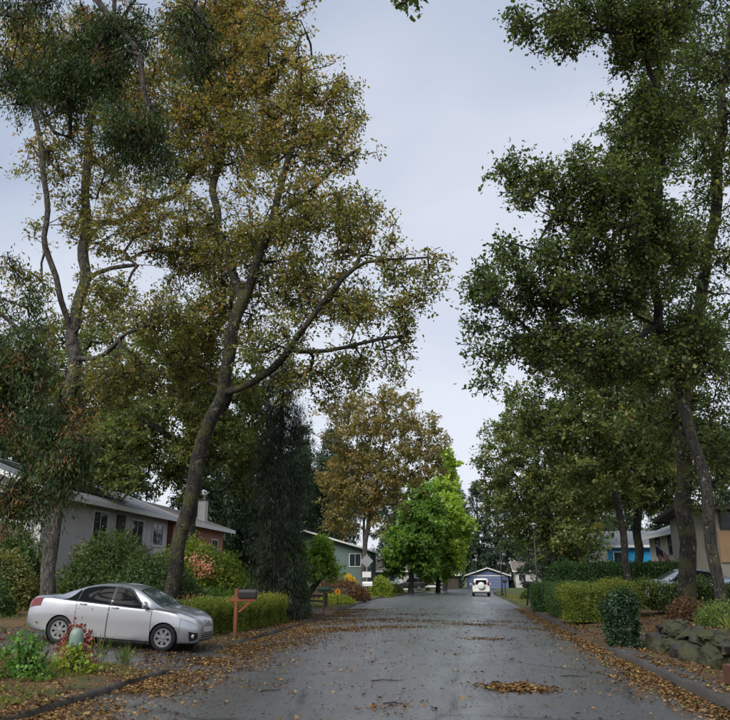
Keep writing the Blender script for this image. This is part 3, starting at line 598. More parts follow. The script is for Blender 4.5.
def cedar_tree():
    limbs = [([(-10.8,14.5,0.54), (-11.66,14.5,5.09), (-12.7,14.5,10.6), (-14.21,14.5,18.14), (-16.79,14.5,31.38)], 0.2),
             ([(-12.2,14.5,7.96), (-10.43,14,7.68), (-8.84,13.6,6.54), (-7.61,13.2,5.52)], 0.3), ([(-11.83,14.5,6.01), (-10.24,14.2,5.65), (-8.7,13.8,4.65), (-7.72,13.5,3.77)], 0.3),
             ([(-14.35,14.5,18.85), (-11.36,13.5,17.08), (-8.37,12.5,14.81), (-6.49,12,12.54), (-5.8,11.8,10.63)], 0.3), ([(-11.36,13.5,17.08), (-8.24,12.4,16.13), (-5.76,12,14.27), (-4.71,11.6,12.37), (-4.52,11.5,11.43)], 0.4),
             ([(-13.6,14.5,15.41), (-11.38,13.8,14.28), (-9.58,13.4,12.65), (-8.32,13,10.69)], 0.3)]
    blobs = [(-9.09,13.8,5.84,0.84,0.84,1), (-8.25,13.6,4.6,0.77,0.77,1), (-8.82,13.9,3.55,0.73,0.61,1), (-7.58,13.4,4.05,0.35,0.51,1), (-9.71,14,7.64,0.36,0.89,1), (-8.06,13.6,3.2,0.43,0.35,1),
             (-8.91,12.8,13.88,0.96,0.78,0.5), (-7.14,12.3,13.12,0.97,0.78,0.5), (-7.84,12.6,11.88,0.87,0.82,0.55), (-6.12,11.9,10.26,0.52,0.72,0.7), (-9.96,13.4,12.68,0.42,0.94,0.5), (-4.7,11.6,12.13,0.6,0.8,0.55), (-4.82,11.6,10.96,0.27,0.43,1), (-6.67,12.1,11.64,0.54,0.54,1), (-5.54,11.9,9.54,0.16,0.39,0.7)]
    return oak('cedar_tree', 'shaggy dark cedar with brown tipped drooping sprays at the street side', limbs, blobs, 560, 0.12, CEDAR, BARK_FIR, 41, per=120, rc=0.46, ln=0.085, wd=0.022, dmin=0.22, gaps=0.12, wl=1.3, tone=(0.42, 0.12), tone_c=0.24, droop=1.3, sag=0.08, tzf=lambda c: np.where(c[:, 2] < 7.0, 0.14, -0.12))
cedar_tree()

# ---- right side
oak('oak_tree', 'slender leaning oak rooted above the boulder wall',
    [([(6.45,20.5,0.92), (6.48,20.5,1.94), (6.49,20.5,3.72), (6.36,20.5,5.32), (6.15,20.5,7.01), (5.79,20.3,8.57)], 0.85),
     ([(5.79,20.3,8.57), (5.75,20,10.12), (5.98,19.5,12.05), (6.18,19,13.99), (5.92,18.5,15.66), (5.4,18,17.01), (4.85,17.6,18.46)], 0.2),
     ([(5.79,20.3,8.57), (5.05,19.6,8.13), (3.87,19,7.89), (2.79,18.6,7.97), (1.86,18.2,8.09)], 0.2),
     ([(5.85,19.8,10.95), (4.94,19,10.99), (4.01,18.4,10.71), (3.18,18,10.83), (2.37,17.6,10.91)], 0.2),
     ([(5.6,18.2,16.47), (4.66,17.6,16.4), (3.78,17.2,16.42), (2.97,17,16.73)], 0.2),
     ([(6.15,19,13.67), (7.23,19.5,15.61), (8.03,20,18.48), (8.57,20,21.57)], 0.2)],
    [(2.42,17,16.53,0.55,0.5,1), (3.2,17.1,15.96,0.6,0.6,1), (4.15,17.5,17.05,0.95,0.67,1), (5.64,18.2,16.81,1.15,0.97,1), (2.3,17.7,11.61,0.74,0.58,1), (1.81,17.6,12.34,0.43,0.32,0.8), (3.51,18,11.7,1.07,0.64,1), (4.66,18.6,11.65,0.99,0.71,1), (3.74,18.4,10.55,1.34,0.64,1), (2.07,18,9.68,0.78,0.58,1),
     (0.99,17.8,8.92,0.72,0.57,1), (1.34,18.1,8.08,0.83,0.47,1), (0.61,17.8,7.26,0.25,0.2,0.6), (1.17,18.1,7.28,0.56,0.31,0.8), (2.88,18.8,8.89,1.18,0.75,1), (4.64,19.6,9.41,1.22,0.95,1), (3.87,19.2,7.57,0.91,0.48,1), (5.96,20,10.73,1.03,1.15,1), (5.8,19,14.03,0.86,1.03,1), (5.07,18.8,12.66,0.84,0.84,1), (2.8,19,7.55,0.9,0.58,1), (2.27,18.6,7.99,0.63,0.47,1), (5.04,20,7.2,0.99,0.66,1), (6.57,20.4,8.13,0.84,1.12,1), (0.78,18,6.39,0.3,0.23,0.6)],
    1800, 0.145, OAK_DARK, BARK_OAK, 51, per=44, rc=0.44, ln=0.094, wd=0.06, dmin=0.3, gaps=0.0, wl=1.5, tone=(0.36, 0.2), flare=1.2)
oak('oak_tree', 'thick mossy oak trunk with dense dark crown beside the long hedge',
    [([(7.47,27,0.66), (7.64,27,2.34), (7.79,27,4.36), (7.97,27,6.47), (8.3,27,8.68), (9.25,27,11.76)], 0.6),
     ([(9.25,27,11.76), (9.98,26,15.35), (10.36,25,18.98), (11.44,25,23.46), (12.46,25,29.43)], 0.1), ([(8.18,27,7.93), (7.88,28,10.16), (7.71,29,13.49), (8.59,29,18.06), (9.67,29,24.06)], 0.2), ([(8.65,27,9.81), (10.27,26,11.32), (12.11,25,12.71)], 0.1)],
    [(10,25.5,21.21,1.96,2.35,1), (9.97,25.5,16.75,1.5,1.87,1), (9.15,26,13.35,1.47,1.84,1), (9.22,26,9.85,1.28,1.63,1), (8.19,27.5,10.78,1.37,1.37,1), (7.71,28.5,14.61,1.47,1.64,1), (9.17,28.5,20.63,1.89,2.58,1), (8.38,27,7.56,1.3,1.3,1), (9.52,27,27.14,3.48,2.18,1), (8.96,26,6.61,0.96,1.37,1), (11.72,25,16.72,1.82,2.92,0.6), (7.18,28.5,9.52,1.17,0.86,1), (8.57,26,4.91,0.88,0.88,0.8), (7.71,28,7.04,1.34,1.04,1), (8.32,27,4.35,0.9,0.63,0.6), (6.7,29,11.36,1.45,1.21,1)],
    1380, 0.27, OAK_DARK, BARK_MOSSY, 52, per=42, rc=0.6, ln=0.122, wd=0.076, gaps=-0.04, wl=1.8, tone=(0.32, 0.2), flare=1.25)
oak('oak_tree', 'thin dark trunked oak standing in the tall clipped hedge',
    [([(7.97,38,0.76), (7.93,38,2.6), (7.83,38,4.99), (7.72,38,7.98), (7.67,38,10.58), (7.53,38,13.02)], 0.6), ([(7.72,38,7.98), (6.38,37,9.1), (5.04,36,9.18)], 0.2), ([(7.72,38,9.53), (9.71,39,11.3), (10.91,39,12.91)], 0.2)],
    [(7.1,38,12.76,2.1,1.47,1), (5.28,37,10.67,1.93,1.52,1), (8.78,38.5,10.67,2.09,1.77,1), (6.36,37,8.84,2.19,1.4,1), (4.37,36.5,9.05,1.29,1.19,1), (9.43,39,8.63,2.08,1.56,1), (3.67,36,10.22,0.69,0.6,0.7), (5.63,38,13.65,1.81,1.17,1), (7.09,38,6.98,2.02,1.01,0.8), (10.66,39,10.73,1.58,1.58,1)],
    900, 0.17, OAK_OLIVE, BARK_OAK, 53, per=50, rc=0.6, ln=0.165, wd=0.10, dmin=0.6, tone=(0.35, 0.2))
oak('oak_tree', 'upright oak with straight trunk between blue wall and beige house',
    [([(10.96,50,0.94), (11.29,50,4.12), (11.56,50,7.29), (11.7,50,9.92)], 0.5), ([(11.56,50,7.29), (10.09,49,8.48), (8.68,48,8.68)], 0.2), ([(11.63,50,7.94), (13.26,50,9.56), (14.93,51,10.7)], 0.2)],
    [(11.67,50,9.59,2.65,1.72,1), (9.09,49,7.85,1.94,1.55,1), (13.85,51,8.03,2.4,1.6,1), (10.63,49.5,6.61,1.68,0.91,0.8), (13.06,51,11.43,2.72,1.63,1), (15.77,51,9.67,2.01,2.01,1)],
    700, 0.26, OAK_OLIVE, BARK_MOSSY, 54, per=60, rc=0.75, ln=0.20, wd=0.12, dmin=0.7, tone=(0.5, 0.2))
oak('oak_tree', 'broad olive oak spreading behind the black lamp post',
    [([(7.58,64,0.7), (7.68,64,3.22), (7.51,64,6.46), (6.91,64,9.81), (6.47,64,13.27)], 0.4), ([(7.4,64,7.29), (5.16,63,9.71), (3.53,62,11.28)], 0.2), ([(7.51,64,6.46), (10.32,65,9.03), (12.14,65,10.71)], 0.2)],
    [(5.5,64,14.18,2.27,1.92,1), (7.51,64,12.38,2.93,2.59,1), (3.96,62,11.69,1.85,1.68,1), (2.64,62,10.04,1.17,1.17,1), (6,64,8.56,3.06,2.38,1), (9.49,65,9.04,3.09,3.09,1), (7.04,64,5.65,3.01,2.01,1), (9.82,64,4.82,2.15,1.99,1), (3.82,63,8.07,1.51,2.01,1), (4.77,64,16.44,0.71,0.53,0.6)],
    800, 0.26, OAK_OLIVE, BARK_OAK, 55, per=52, rc=0.75, ln=0.22, wd=0.14, dmin=0.85, tone=(0.40, 0.2))
# twig from a limb over the road
oak('oak_tree', 'tall oak off the right pavement whose twig hangs over the road',
    [([(9.4,12,0.75), (9.2,12,6), (8.6,12.1,12), (7.5,12.4,16)], 0.9), ([(7.5,12.4,16), (4.5,13.5,18.4), (1.5,15,18.2), (-0.6,15.6,16.6)], 0.85)],
    [(-0.44,15.8,16.56,0.53,0.21,1), (0.42,15.8,17.57,0.53,0.48,0.6), (7,12,18,2.5,1.8,0.6)], 110, 0.32, OAK_DARK, BARK_OAK, 56, per=70, rc=0.5, ln=0.125, wd=0.08, dmin=0.3, tone=(0.35, 0.2), gaps=-9)

# ---- background conifers: a few built, the rest copies at their own size and turn
def plant(proto, first, name, label, x, y, H_, wide, rz, group):
    o = proto if first else copy_tree(proto); o.name = name if not first else o.name
    o.location = (x, y, tz(x, y)-0.1); s = H_/20.0; o.scale = (s*wide, s*wide, s); o.rotation_euler = (0, 0, rz); return tag(o, label, 'tree', group)
firs = [conifer('fir_tree', 'fir', (0, 0, 0), 20, rb, 0.34, FIR, BARK_FIR, 60+i, z0, per=80, ln=0.40, wd=0.11, layers=27, rc=0.85, step=1.0, tone=(0.5, 0.22)) for i, (rb, z0) in enumerate([(4.3, 0.12), (4.7, 0.06), (3.7, 0.18)])]
pines = [conifer('pine_tree', 'pine', (0, 0, 0), 20, 2.9, 0.28, FIR, BARK_FIR, 80+i, z0, per=80, ln=0.40, wd=0.10, layers=15, droop=0.3, rc=1.0, step=1.0, tone=(0.65, 0.2)) for i, z0 in enumerate((0.42, 0.5))]
done = set(); rf_ = random.Random(4)
LF, EF, PF = 'firs behind the left houses', 'firs closing the end of the street', 'pines behind the grey green house'
spots = [(-37.5,62,20,LF,'fir standing behind the grey house roof'),(-35.5,72,23,LF,'tall fir behind the solar panels'),(-25.5,70,22,LF,'fir behind the white chimney'),(-23,80,24,LF,'tall fir between chimney and dark spruce'),(-42,60,20,LF,'fir beyond the brick house'),(-30.5,64,17,LF,'short fir behind the pink house'),(-31,45,17,LF,'fir beside the far gable of the siding house'),(-28,88,22,LF,'fir seen past the spruce above the rail fence'),
 (-0.4,158,24,EF,'spire topped fir beyond the blue house'),(3.5,150,21,EF,'fir close behind the blue house gable'),(8.8,148,23,EF,'fir behind the right corner of the blue house'),(13.5,128,21,EF,'dark fir right of the blue house'),(17.5,116,20,EF,'dark fir beyond the far lawn'),(21.5,104,19,EF,'dark fir behind the broad olive oak'),(25,96,18,EF,'dark fir beyond the tall clipped hedge'),(-7,150,20,EF,'fir behind the lime maple'),
 (-12.5,146,22,EF,'fir behind the pale teal house'),(29,84,18,EF,'fir behind the blue walled house'),(33,70,17,EF,'fir behind the beige house roof'),(31,52,16,EF,'fir beyond the tan house'),(-40,40,16,LF,'fir beyond the beige siding house'),(11.5,92,15,EF,'young fir at the back of the far lawn'),(16,95,17,EF,'fir between lamp post and tall hedge'),(-19,105,19,LF,'fir directly behind the grey green house ridge'),(-16.4,100,17,LF,'fir behind the right slope of the grey green house'),(-22.5,98,18,LF,'fir behind the left slope of the grey green house')]
for i, (x, y, H_, g_, lab) in enumerate(spots):
    k = i % 3; plant(firs[k], k not in done, 'fir_tree', lab, x, y, H_, rf_.uniform(0.9, 1.15), rf_.uniform(0, 6.28), g_); done.add(k)
for i, (x, y, H_) in enumerate([(-27.5,104,21),(-24,112,25),(-21.8,100,19),(-20.2,118,26),(-17.5,108,22),(-15.5,121,24),(-30,96,20),(-26,120,24),(-22.6,108,20)]):
    k = i % 2; plant(pines[k], ('p', k) not in done, 'pine_tree', 'bare stemmed pine in the row behind the grey green house', x, y, H_, rf_.uniform(0.85, 1.15), rf_.uniform(0, 6.28), PF); done.add(('p', k))

# ================================================================ shrubs and hedges
BOX_LIME = leaf_mat('hedge_leaf_lime', [(0.0,(0.048,0.080,0.012)),(0.5,(0.110,0.148,0.022)),(0.85,(0.19,0.19,0.03)),(1.0,(0.22,0.15,0.03))], 0.35)
BOX_DARK = leaf_mat('hedge_leaf_dark', [(0.0,(0.020,0.050,0.016)),(0.6,(0.045,0.095,0.025)),(1.0,(0.085,0.14,0.035))], 0.3)
IVY = leaf_mat('ivy_leaf', [(0.0,(0.010,0.024,0.010)),(0.6,(0.020,0.046,0.018)),(1.0,(0.042,0.078,0.03))], 0.2)
RHODO = leaf_mat('rhododendron_leaf', [(0.0,(0.022,0.045,0.014)),(0.5,(0.055,0.09,0.022)),(1.0,(0.13,0.155,0.035))], 0.3)
LIMEBUSH = leaf_mat('lime_shrub_leaf', [(0.0,(0.05,0.085,0.012)),(0.5,(0.12,0.17,0.022)),(1.0,(0.24,0.25,0.03))], 0.45)
FRESH = leaf_mat('fresh_green_leaf', [(0.0,(0.03,0.075,0.016)),(0.5,(0.065,0.15,0.024)),(1.0,(0.13,0.23,0.04))], 0.45)
RED = leaf_mat('red_leaf', [(0.0,(0.08,0.025,0.018)),(0.5,(0.19,0.06,0.045)),(1.0,(0.34,0.14,0.10))], 0.35)
BROWNLEAF = leaf_mat('brown_leaf', [(0.0,(0.05,0.028,0.016)),(0.5,(0.12,0.065,0.035)),(1.0,(0.22,0.13,0.06))], 0.3)
YELLOW = leaf_mat('yellow_leaf', [(0.0,(0.25,0.16,0.01)),(0.5,(0.48,0.32,0.015)),(1.0,(0.6,0.48,0.03))], 0.4)
PINK = leaf_mat('faded_pink_bloom', [(0.0,(0.35,0.14,0.09)),(0.5,(0.55,0.28,0.19)),(1.0,(0.65,0.42,0.30))], 0.35)
STEM = plain('shrub_stem', (0.035, 0.026, 0.018), 0.9, 0.4)
def box_surface(rng, n, sx, sy, sz, rnd=0.25):
    """points near the skin of a rounded box standing on z = 0"""
    A = np.array([sx*sz, sx*sz, sy*sz, sy*sz, sx*sy*1.15]); f = rng.choice(5, n, p=A/A.sum()); u = rng.uniform(-0.5, 0.5, n); v = rng.uniform(0, 1, n); w = rng.uniform(-0.5, 0.5, n)
    x = np.where(f < 2, u*sx, np.where(f == 2, -sx/2, np.where(f == 3, sx/2, u*sx))); y = np.where(f == 0, -sy/2, np.where(f == 1, sy/2, np.where(f < 4, w*sy, w*sy))); z = np.where(f < 4, v*sz, sz)
    p = np.stack([x, y, z], 1); nr = np.zeros((n, 3)); nr[f == 0, 1] = -1; nr[f == 1, 1] = 1; nr[f == 2, 0] = -1; nr[f == 3, 0] = 1; nr[f == 4, 2] = 1
    c = np.array([sx/2-rnd, sy/2-rnd, 0]); q = p.copy(); q[:, :2] = np.clip(q[:, :2], -c[:2], c[:2]); q[:, 2] = np.minimum(q[:, 2], sz-rnd)
    d = p-q; L_ = np.linalg.norm(d, axis=1, keepdims=True); k = L_[:, 0] > 1e-4; p[k] = q[k]+d[k]/L_[k]*np.minimum(L_[k], rnd); nr[k] = d[k]/L_[k]; return p, nr
def ell_surface(rng, n, rx, ry, h):
    u = unit(rng.normal(size=(n, 3))); u[:, 2] = np.abs(u[:, 2])*1.0-0.12*(rng.uniform(size=n) < 0.5); p = u*np.array([rx, ry, h]); p[:, 2] = np.maximum(p[:, 2], 0.02); return p, unit(u/np.array([rx, ry, h]))
def bush(name, label, loc, dims, mat, seed, shape='ell', n=5000, ln=0.06, wd=0.035, depth=0.16, bumpy=0.12, rz=0.0, group=None, cat='bush', tone=(0.45, 0.22), out=0.6, upb=0.3, core=0.80, coremat=None):
    rng = np.random.default_rng(seed)
    if loc[2] is None: loc = (loc[0], loc[1], tz(loc[0], loc[1])-0.02)
    if shape == 'box': p, nr = box_surface(rng, n, *dims, rnd=min(dims)*0.28)
    else: p, nr = ell_surface(rng, n, dims[0]/2, dims[1]/2, dims[2])
    s = 2.6/max(0.5, min(dims[0], 1.6)); lump = np.sin(p[:, 0]*s*2.1+seed)*np.sin(p[:, 1]*s*2.3+1)+0.7*np.sin(p[:, 2]*s*3.1+p[:, 0]*s*1.7)+0.6*np.sin((p[:, 0]-p[:, 1])*s*4.3+p[:, 2]*5)
    p = p+nr*(bumpy*0.5*lump)[:, None]-nr*(rng.exponential(depth*0.5, n))[:, None]+rng.normal(0, depth*0.22, (n, 3)); p[:, 2] = np.maximum(p[:, 2], 0.02)
    sh = rng.uniform(size=n) < 0.05; p[sh] += (nr[sh]*0.6+np.array([0, 0, 0.5]))*rng.exponential(0.10, (int(sh.sum()), 1))   # stray shoots
    ax = unit(nr*out+rng.normal(0, 0.6, (n, 3))+np.array([0, 0, upb])); sd = unit(np.cross(unit(nr+rng.normal(0, 0.5, (n, 3))), ax))
    L_ = ln*rng.uniform(0.6, 1.4, n); V, Q = leaf_quads(p-ax*L_[:, None]*0.4, ax, sd, L_, wd*L_/ln); tn = np.clip(rng.normal(tone[0], tone[1], n)+0.10*lump, 0, 1)
    root = empty(name, loc, rz); link('foliage', np_mesh('foliage', V, Q, mat, np.repeat(tn, 4)), None, root)
    mb = MB()   # woody inside: stems fanning from the base
    k = 14 if max(dims) < 3 else 40
    for i in range(k):
        a = rng.uniform(0, 6.28); r = rng.uniform(0.3, 0.75); bx = (rng.uniform(-0.42, 0.42)*dims[0] if shape == 'box' else rng.normal(0, 0.06)); by = rng.normal(0, 0.05)
        tip = (bx+math.cos(a)*r*dims[0]*0.35*(0.25 if shape == 'box' and dims[0] > 2 else 1), by+math.sin(a)*r*dims[1]*0.35, dims[2]*rng.uniform(0.6, 0.9))
        mb.tube([(bx, by, -0.03), (bx*0.6+tip[0]*0.4, by*0.6+tip[1]*0.4, tip[2]*0.5), tip], [0.02, 0.014, 0.006], 4)
    mb.build('stems', STEM, root)
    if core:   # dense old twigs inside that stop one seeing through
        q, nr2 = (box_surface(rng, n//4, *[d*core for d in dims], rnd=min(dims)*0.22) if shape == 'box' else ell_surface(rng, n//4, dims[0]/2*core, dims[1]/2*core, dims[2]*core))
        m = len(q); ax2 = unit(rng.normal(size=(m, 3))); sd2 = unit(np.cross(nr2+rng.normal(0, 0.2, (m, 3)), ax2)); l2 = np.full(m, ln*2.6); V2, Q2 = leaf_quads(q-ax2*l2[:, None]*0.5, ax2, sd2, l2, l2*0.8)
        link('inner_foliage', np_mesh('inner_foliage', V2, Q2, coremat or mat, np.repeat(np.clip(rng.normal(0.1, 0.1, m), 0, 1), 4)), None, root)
    return tag(root, label, cat, group)

# right side hedges
bush('hedge', 'dark clipped box hedge block nearest the leaning mailbox', (4.35, 40.2, None), (1.7, 2.3, 1.35), BOX_DARK, 1, 'box', 9000, 0.06, 0.04, group=None, cat='hedge', bumpy=0.05)
bush('hedge', 'middle dark clipped hedge block next to the yellow green hedge', (4.6, 34.6, None), (1.6, 4.6, 1.35), BOX_DARK, 2, 'box', 14000, 0.055, 0.036, cat='hedge', bumpy=0.06, tone=(0.6, 0.2))
bush('hedge', 'rounded yellow green hedge at the road edge of the driveway', (5.0, 29.0, None), (2.5, 2.6, 1.24), BOX_LIME, 3, 'box', 22000, 0.055, 0.034, cat='hedge', bumpy=0.24, tone=(0.42, 0.24))
bush('hedge', 'long low hedge running beside the driveway toward the oak trunks', (9.4, 28.4, None), (6.6, 1.6, 0.9), RHODO, 4, 'box', 19000, 0.07, 0.044, cat='hedge', bumpy=0.3, tone=(0.55, 0.28))
bush('hedge', 'tall dark evergreen hedge in front of the blue wall', (8.2, 41.0, None), (7.4, 1.6, 1.85), BOX_DARK, 5, 'box', 18000, 0.11, 0.055, cat='hedge', bumpy=0.10, tone=(0.35, 0.2), upb=0.8)
bush('hedge', 'lower dark hedge below the flag on the beige house', (13.8, 41.5, None), (4.4, 1.5, 1.35), BOX_DARK, 6, 'box', 12000, 0.10, 0.05, cat='hedge', bumpy=0.18, tone=(0.45, 0.2), upb=0.8)
bush('ivy_bush', 'upright dark ivy covered post bush at the driveway corner', (3.86, 19.8, 0.12), (0.74, 0.74, 1.22), IVY, 7, 'box', 7000, 0.06, 0.052, depth=0.14, bumpy=0.17, cat='bush', out=0.3, upb=-0.2)
bush('shrub', 'small rounded green shrub behind the leaning mailbox', (5.4, 60, None), (2.2, 1.6, 0.75), RHODO, 8, 'ell', 3500, 0.09, 0.05)
bush('shrub', 'loose yellowing shrub at the foot of the slender oak', (7.2, 21.6, None), (2.4, 1.5, 0.75), LIMEBUSH, 9, 'ell', 3600, 0.085, 0.05, depth=0.3, core=0, tone=(0.4, 0.3))
bush('shrub', 'straggly green shrub between boulders and long hedge', (8.6, 23.6, None), (2.8, 1.6, 0.95), RHODO, 10, 'ell', 5000, 0.09, 0.05, depth=0.3, core=0.6, tone=(0.6, 0.3))
bush('shrub', 'reddish brown shrub in front of the long hedge', (7.3, 26.2, None), (1.6, 0.9, 0.65), BROWNLEAF, 14, 'ell', 2600, 0.07, 0.04, depth=0.25, core=0.6)
bush('shrub', 'low trailing green shrub spilling over the boulder wall', (5.9, 18.2, None), (1.5, 2.2, 0.42), RHODO, 15, 'ell', 3600, 0.06, 0.035, depth=0.2, core=0, bumpy=0.2, tone=(0.5, 0.3))
bush('shrub', 'low rusty shrub above the nearest boulders', (6.1, 15.4, None), (1.4, 2.2, 0.5), BROWNLEAF, 16, 'ell', 2600, 0.06, 0.03, depth=0.25, core=0, bumpy=0.2, tone=(0.5, 0.3))
# left side
for i, (x, y, w, lab) in enumerate([(-7.75, 22.0, 1.7, 'clipped yellow green hedge section beside the car bonnet'), (-7.45, 24.2, 1.7, 'clipped yellow green hedge section behind the orange mailbox post'), (-7.35, 26.3, 1.7, 'clipped yellow green hedge section right of the black mailbox'), (-7.3, 28.4, 1.7, 'clipped yellow green hedge section under the dark spruce')]):
    bush('hedge', lab, (x, y, None), (1.15, 2.05, 0.92), BOX_LIME, 20+i, 'box', 9500, 0.075, 0.022, cat='hedge', bumpy=0.16, upb=1.4, tone=(0.36+0.05*i, 0.25), group='clipped hedge along the left kerb')
bush('shrub', 'boxy dark shrub past the spruce at the verge', (-7.75, 34.3, None), (1.5, 1.7, 1.25), RHODO, 30, 'box', 8000, 0.07, 0.04, bumpy=0.12, tone=(0.3, 0.2))
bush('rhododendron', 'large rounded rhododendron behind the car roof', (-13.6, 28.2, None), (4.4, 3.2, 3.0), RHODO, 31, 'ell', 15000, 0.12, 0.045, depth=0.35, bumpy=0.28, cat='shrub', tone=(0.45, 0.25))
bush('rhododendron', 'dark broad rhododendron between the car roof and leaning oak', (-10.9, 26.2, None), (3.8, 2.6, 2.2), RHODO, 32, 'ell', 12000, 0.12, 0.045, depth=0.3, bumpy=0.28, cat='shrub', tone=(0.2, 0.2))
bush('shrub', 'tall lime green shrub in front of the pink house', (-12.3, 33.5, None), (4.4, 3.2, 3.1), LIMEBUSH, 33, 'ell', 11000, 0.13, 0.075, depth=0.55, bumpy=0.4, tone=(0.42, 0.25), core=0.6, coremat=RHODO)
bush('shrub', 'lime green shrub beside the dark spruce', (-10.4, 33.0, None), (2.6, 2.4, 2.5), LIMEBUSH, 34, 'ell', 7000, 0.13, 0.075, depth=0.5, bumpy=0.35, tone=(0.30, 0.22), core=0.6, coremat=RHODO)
bush('juniper', 'low flat dark juniper behind the mailbox hedge', (-10.0, 27.9, None), (3.6, 2.4, 1.15), FRESH, 35, 'ell', 9000, 0.12, 0.03, depth=0.25, bumpy=0.2, tone=(0.02, 0.08), cat='shrub')
bush('shrub', 'brown twiggy shrub left of the orange mailbox post', (-9.0, 25.2, None), (1.7, 1.4, 1.0), BROWNLEAF, 36, 'ell', 3800, 0.07, 0.035, depth=0.25, bumpy=0.2)
bush('shrub', 'dark olive shrub in front of the brick house', (-16.6, 25.5, None), (3.2, 2.4, 2.1), OAK_GOLD, 37, 'ell', 9000, 0.11, 0.06, depth=0.4, bumpy=0.3, tone=(0.3, 0.22), coremat=RHODO)
bush('shrub', 'tall dark olive shrub against the pale end wall of the house', (-17.6, 28.0, None), (3.4, 2.0, 2.9), RHODO, 39, 'ell', 9000, 0.12, 0.055, depth=0.45, bumpy=0.35, tone=(0.4, 0.25))
bush('shrub', 'low dark shrub left of the pale oak trunk', (-15.6, 22.8, None), (3.2, 1.6, 1.15), RHODO, 38, 'ell', 6500, 0.10, 0.05, depth=0.3, bumpy=0.25, tone=(0.25, 0.2))
bloom = [(-11.35, 32.0, 2.35), (-10.95, 31.9, 2.2), (-11.65, 32.1, 2.6), (-11.1, 31.85, 2.05)]
for b in bloom:
    rng = np.random.default_rng(int(b[2]*100)); n = 90; p = rng.normal(0, 1, (n, 3))*[0.2, 0.14, 0.17]+np.array(b); ax = rand_unit(rng, n); sd = unit(np.cross(ax, rand_unit(rng, n))); l = rng.uniform(0.07, 0.14, n); V, Q = leaf_quads(p, ax, sd, l, l*0.7)
    o = link('bloom_cluster', np_mesh('bloom_cluster', V-np.array(b), Q, PINK, np.repeat(rng.uniform(0, 1, n), 4))); o.location = b; tag(o, kind='stuff'); tag(o, 'faded pink bloom cluster in the lime green shrub', 'flowers', 'pink bloom clusters')
# near left corner plants
bush('shrub', 'fresh green leafy shrub at the near left kerb', (-7.15, 12.1, None), (0.95, 0.8, 0.72), FRESH, 40, 'ell', 1300, 0.062, 0.05, depth=0.3, bumpy=0.2, core=0, tone=(0.45, 0.28))
bush('shrub', 'small red leaved shrub behind the green utility pedestal', (-7.35, 14.15, None), (0.75, 0.6, 0.72), RED, 41, 'ell', 800, 0.07, 0.045, depth=0.22, bumpy=0.15, core=0, tone=(0.5, 0.25))
bush('shrub', 'yellow green shrub growing round the utility pedestal', (-6.75, 13.0, None), (0.75, 0.5, 0.55), LIMEBUSH, 42, 'ell', 420, 0.075, 0.055, depth=0.25, bumpy=0.2, core=0, tone=(0.6, 0.25))
bush('shrub', 'dull red brown shrub at the left verge edge', (-8.15, 12.5, None), (0.9, 0.7, 0.75), RED, 43, 'ell', 700, 0.06, 0.035, depth=0.3, bumpy=0.2, core=0, tone=(0.15, 0.2))
bush('shrub', 'brown dying shrub under the fresh green shrub', (-7.5, 11.5, None), (0.7, 0.5, 0.42), BROWNLEAF, 44, 'ell', 420, 0.06, 0.03, depth=0.25, core=0)
# middle distance left
bush('shrub', 'wide rounded rusty brown shrub mound', (-9.5, 58, None), (5.0, 3.0, 1.55), BROWNLEAF, 50, 'ell', 8000, 0.13, 0.06, bumpy=0.08, tone=(0.45, 0.2))
bush('shrub', 'bright yellow shrub beside the brown mound', (-10.1, 68, None), (1.7, 1.5, 1.9), YELLOW, 51, 'ell', 2600, 0.14, 0.09, bumpy=0.2, depth=0.3)
bush('shrub', 'yellow green shrub behind the white mailbox', (-7.9, 74.5, None), (2.6, 2.0, 1.9), LIMEBUSH, 52, 'ell', 4200, 0.14, 0.09, bumpy=0.2, depth=0.3, tone=(0.6, 0.2))
bush('shrub', 'small green shrub at the black mailbox', (-7.7, 88, None), (2.2, 2.0, 1.1), RHODO, 53, 'ell', 2600, 0.14, 0.08, bumpy=0.2, tone=(0.7, 0.2))
bush('flower_bed', 'low bed of yellow flowers and green leaves by the rail fence', (-8.6, 51.5, None), (2.6, 4.0, 0.5), LIMEBUSH, 54, 'ell', 3600, 0.12, 0.06, bumpy=0.2, depth=0.2, tone=(0.75, 0.25), cat='flower bed')
bush('shrub', 'dark green shrub below the bright japanese maple', (-11.6, 47.5, None), (2.6, 2.2, 1.2), RHODO, 55, 'ell', 4200, 0.12, 0.06, bumpy=0.25, tone=(0.2, 0.2))

# grass and weeds
GRASS = leaf_mat('grass_blade', [(0.0,(0.035,0.065,0.012)),(0.5,(0.09,0.13,0.022)),(0.8,(0.17,0.17,0.04)),(1.0,(0.30,0.22,0.07))], 0.4)
def tufts(name, label, pts, h, rng, per=14, spread=0.06, lean=0.35, tone=(0.45, 0.25), wd=0.008, kind='stuff', cat='grass', zf=terrain, loc=None):
    n = len(pts)*per; ci = np.repeat(np.arange(len(pts)), per); p = np.zeros((n, 3)); p[:, :2] = pts[ci]+rng.normal(0, spread, (n, 2)); p[:, 2] = zf(p[:, 0], p[:, 1])-0.01
    ax = unit(np.stack([rng.normal(0, lean, n), rng.normal(0, lean, n), np.ones(n)], 1)); sd = unit(np.cross(ax, rand_unit(rng, n))); l = h*rng.uniform(0.4, 1.15, n); V, Q = leaf_quads(p, ax, sd, l, np.maximum(wd, l*0.03), 0.4)
    o0 = np.array([pts[0][0], pts[0][1], tz(*pts[0])]) if loc else np.zeros(3)
    o = link(name, np_mesh(name, V-o0, Q, GRASS, np.repeat(np.clip(rng.normal(tone[0], tone[1], n), 0, 1), 4))); o.location = o0
    return tag(o, label, cat, kind=kind)
rg = np.random.default_rng(5)
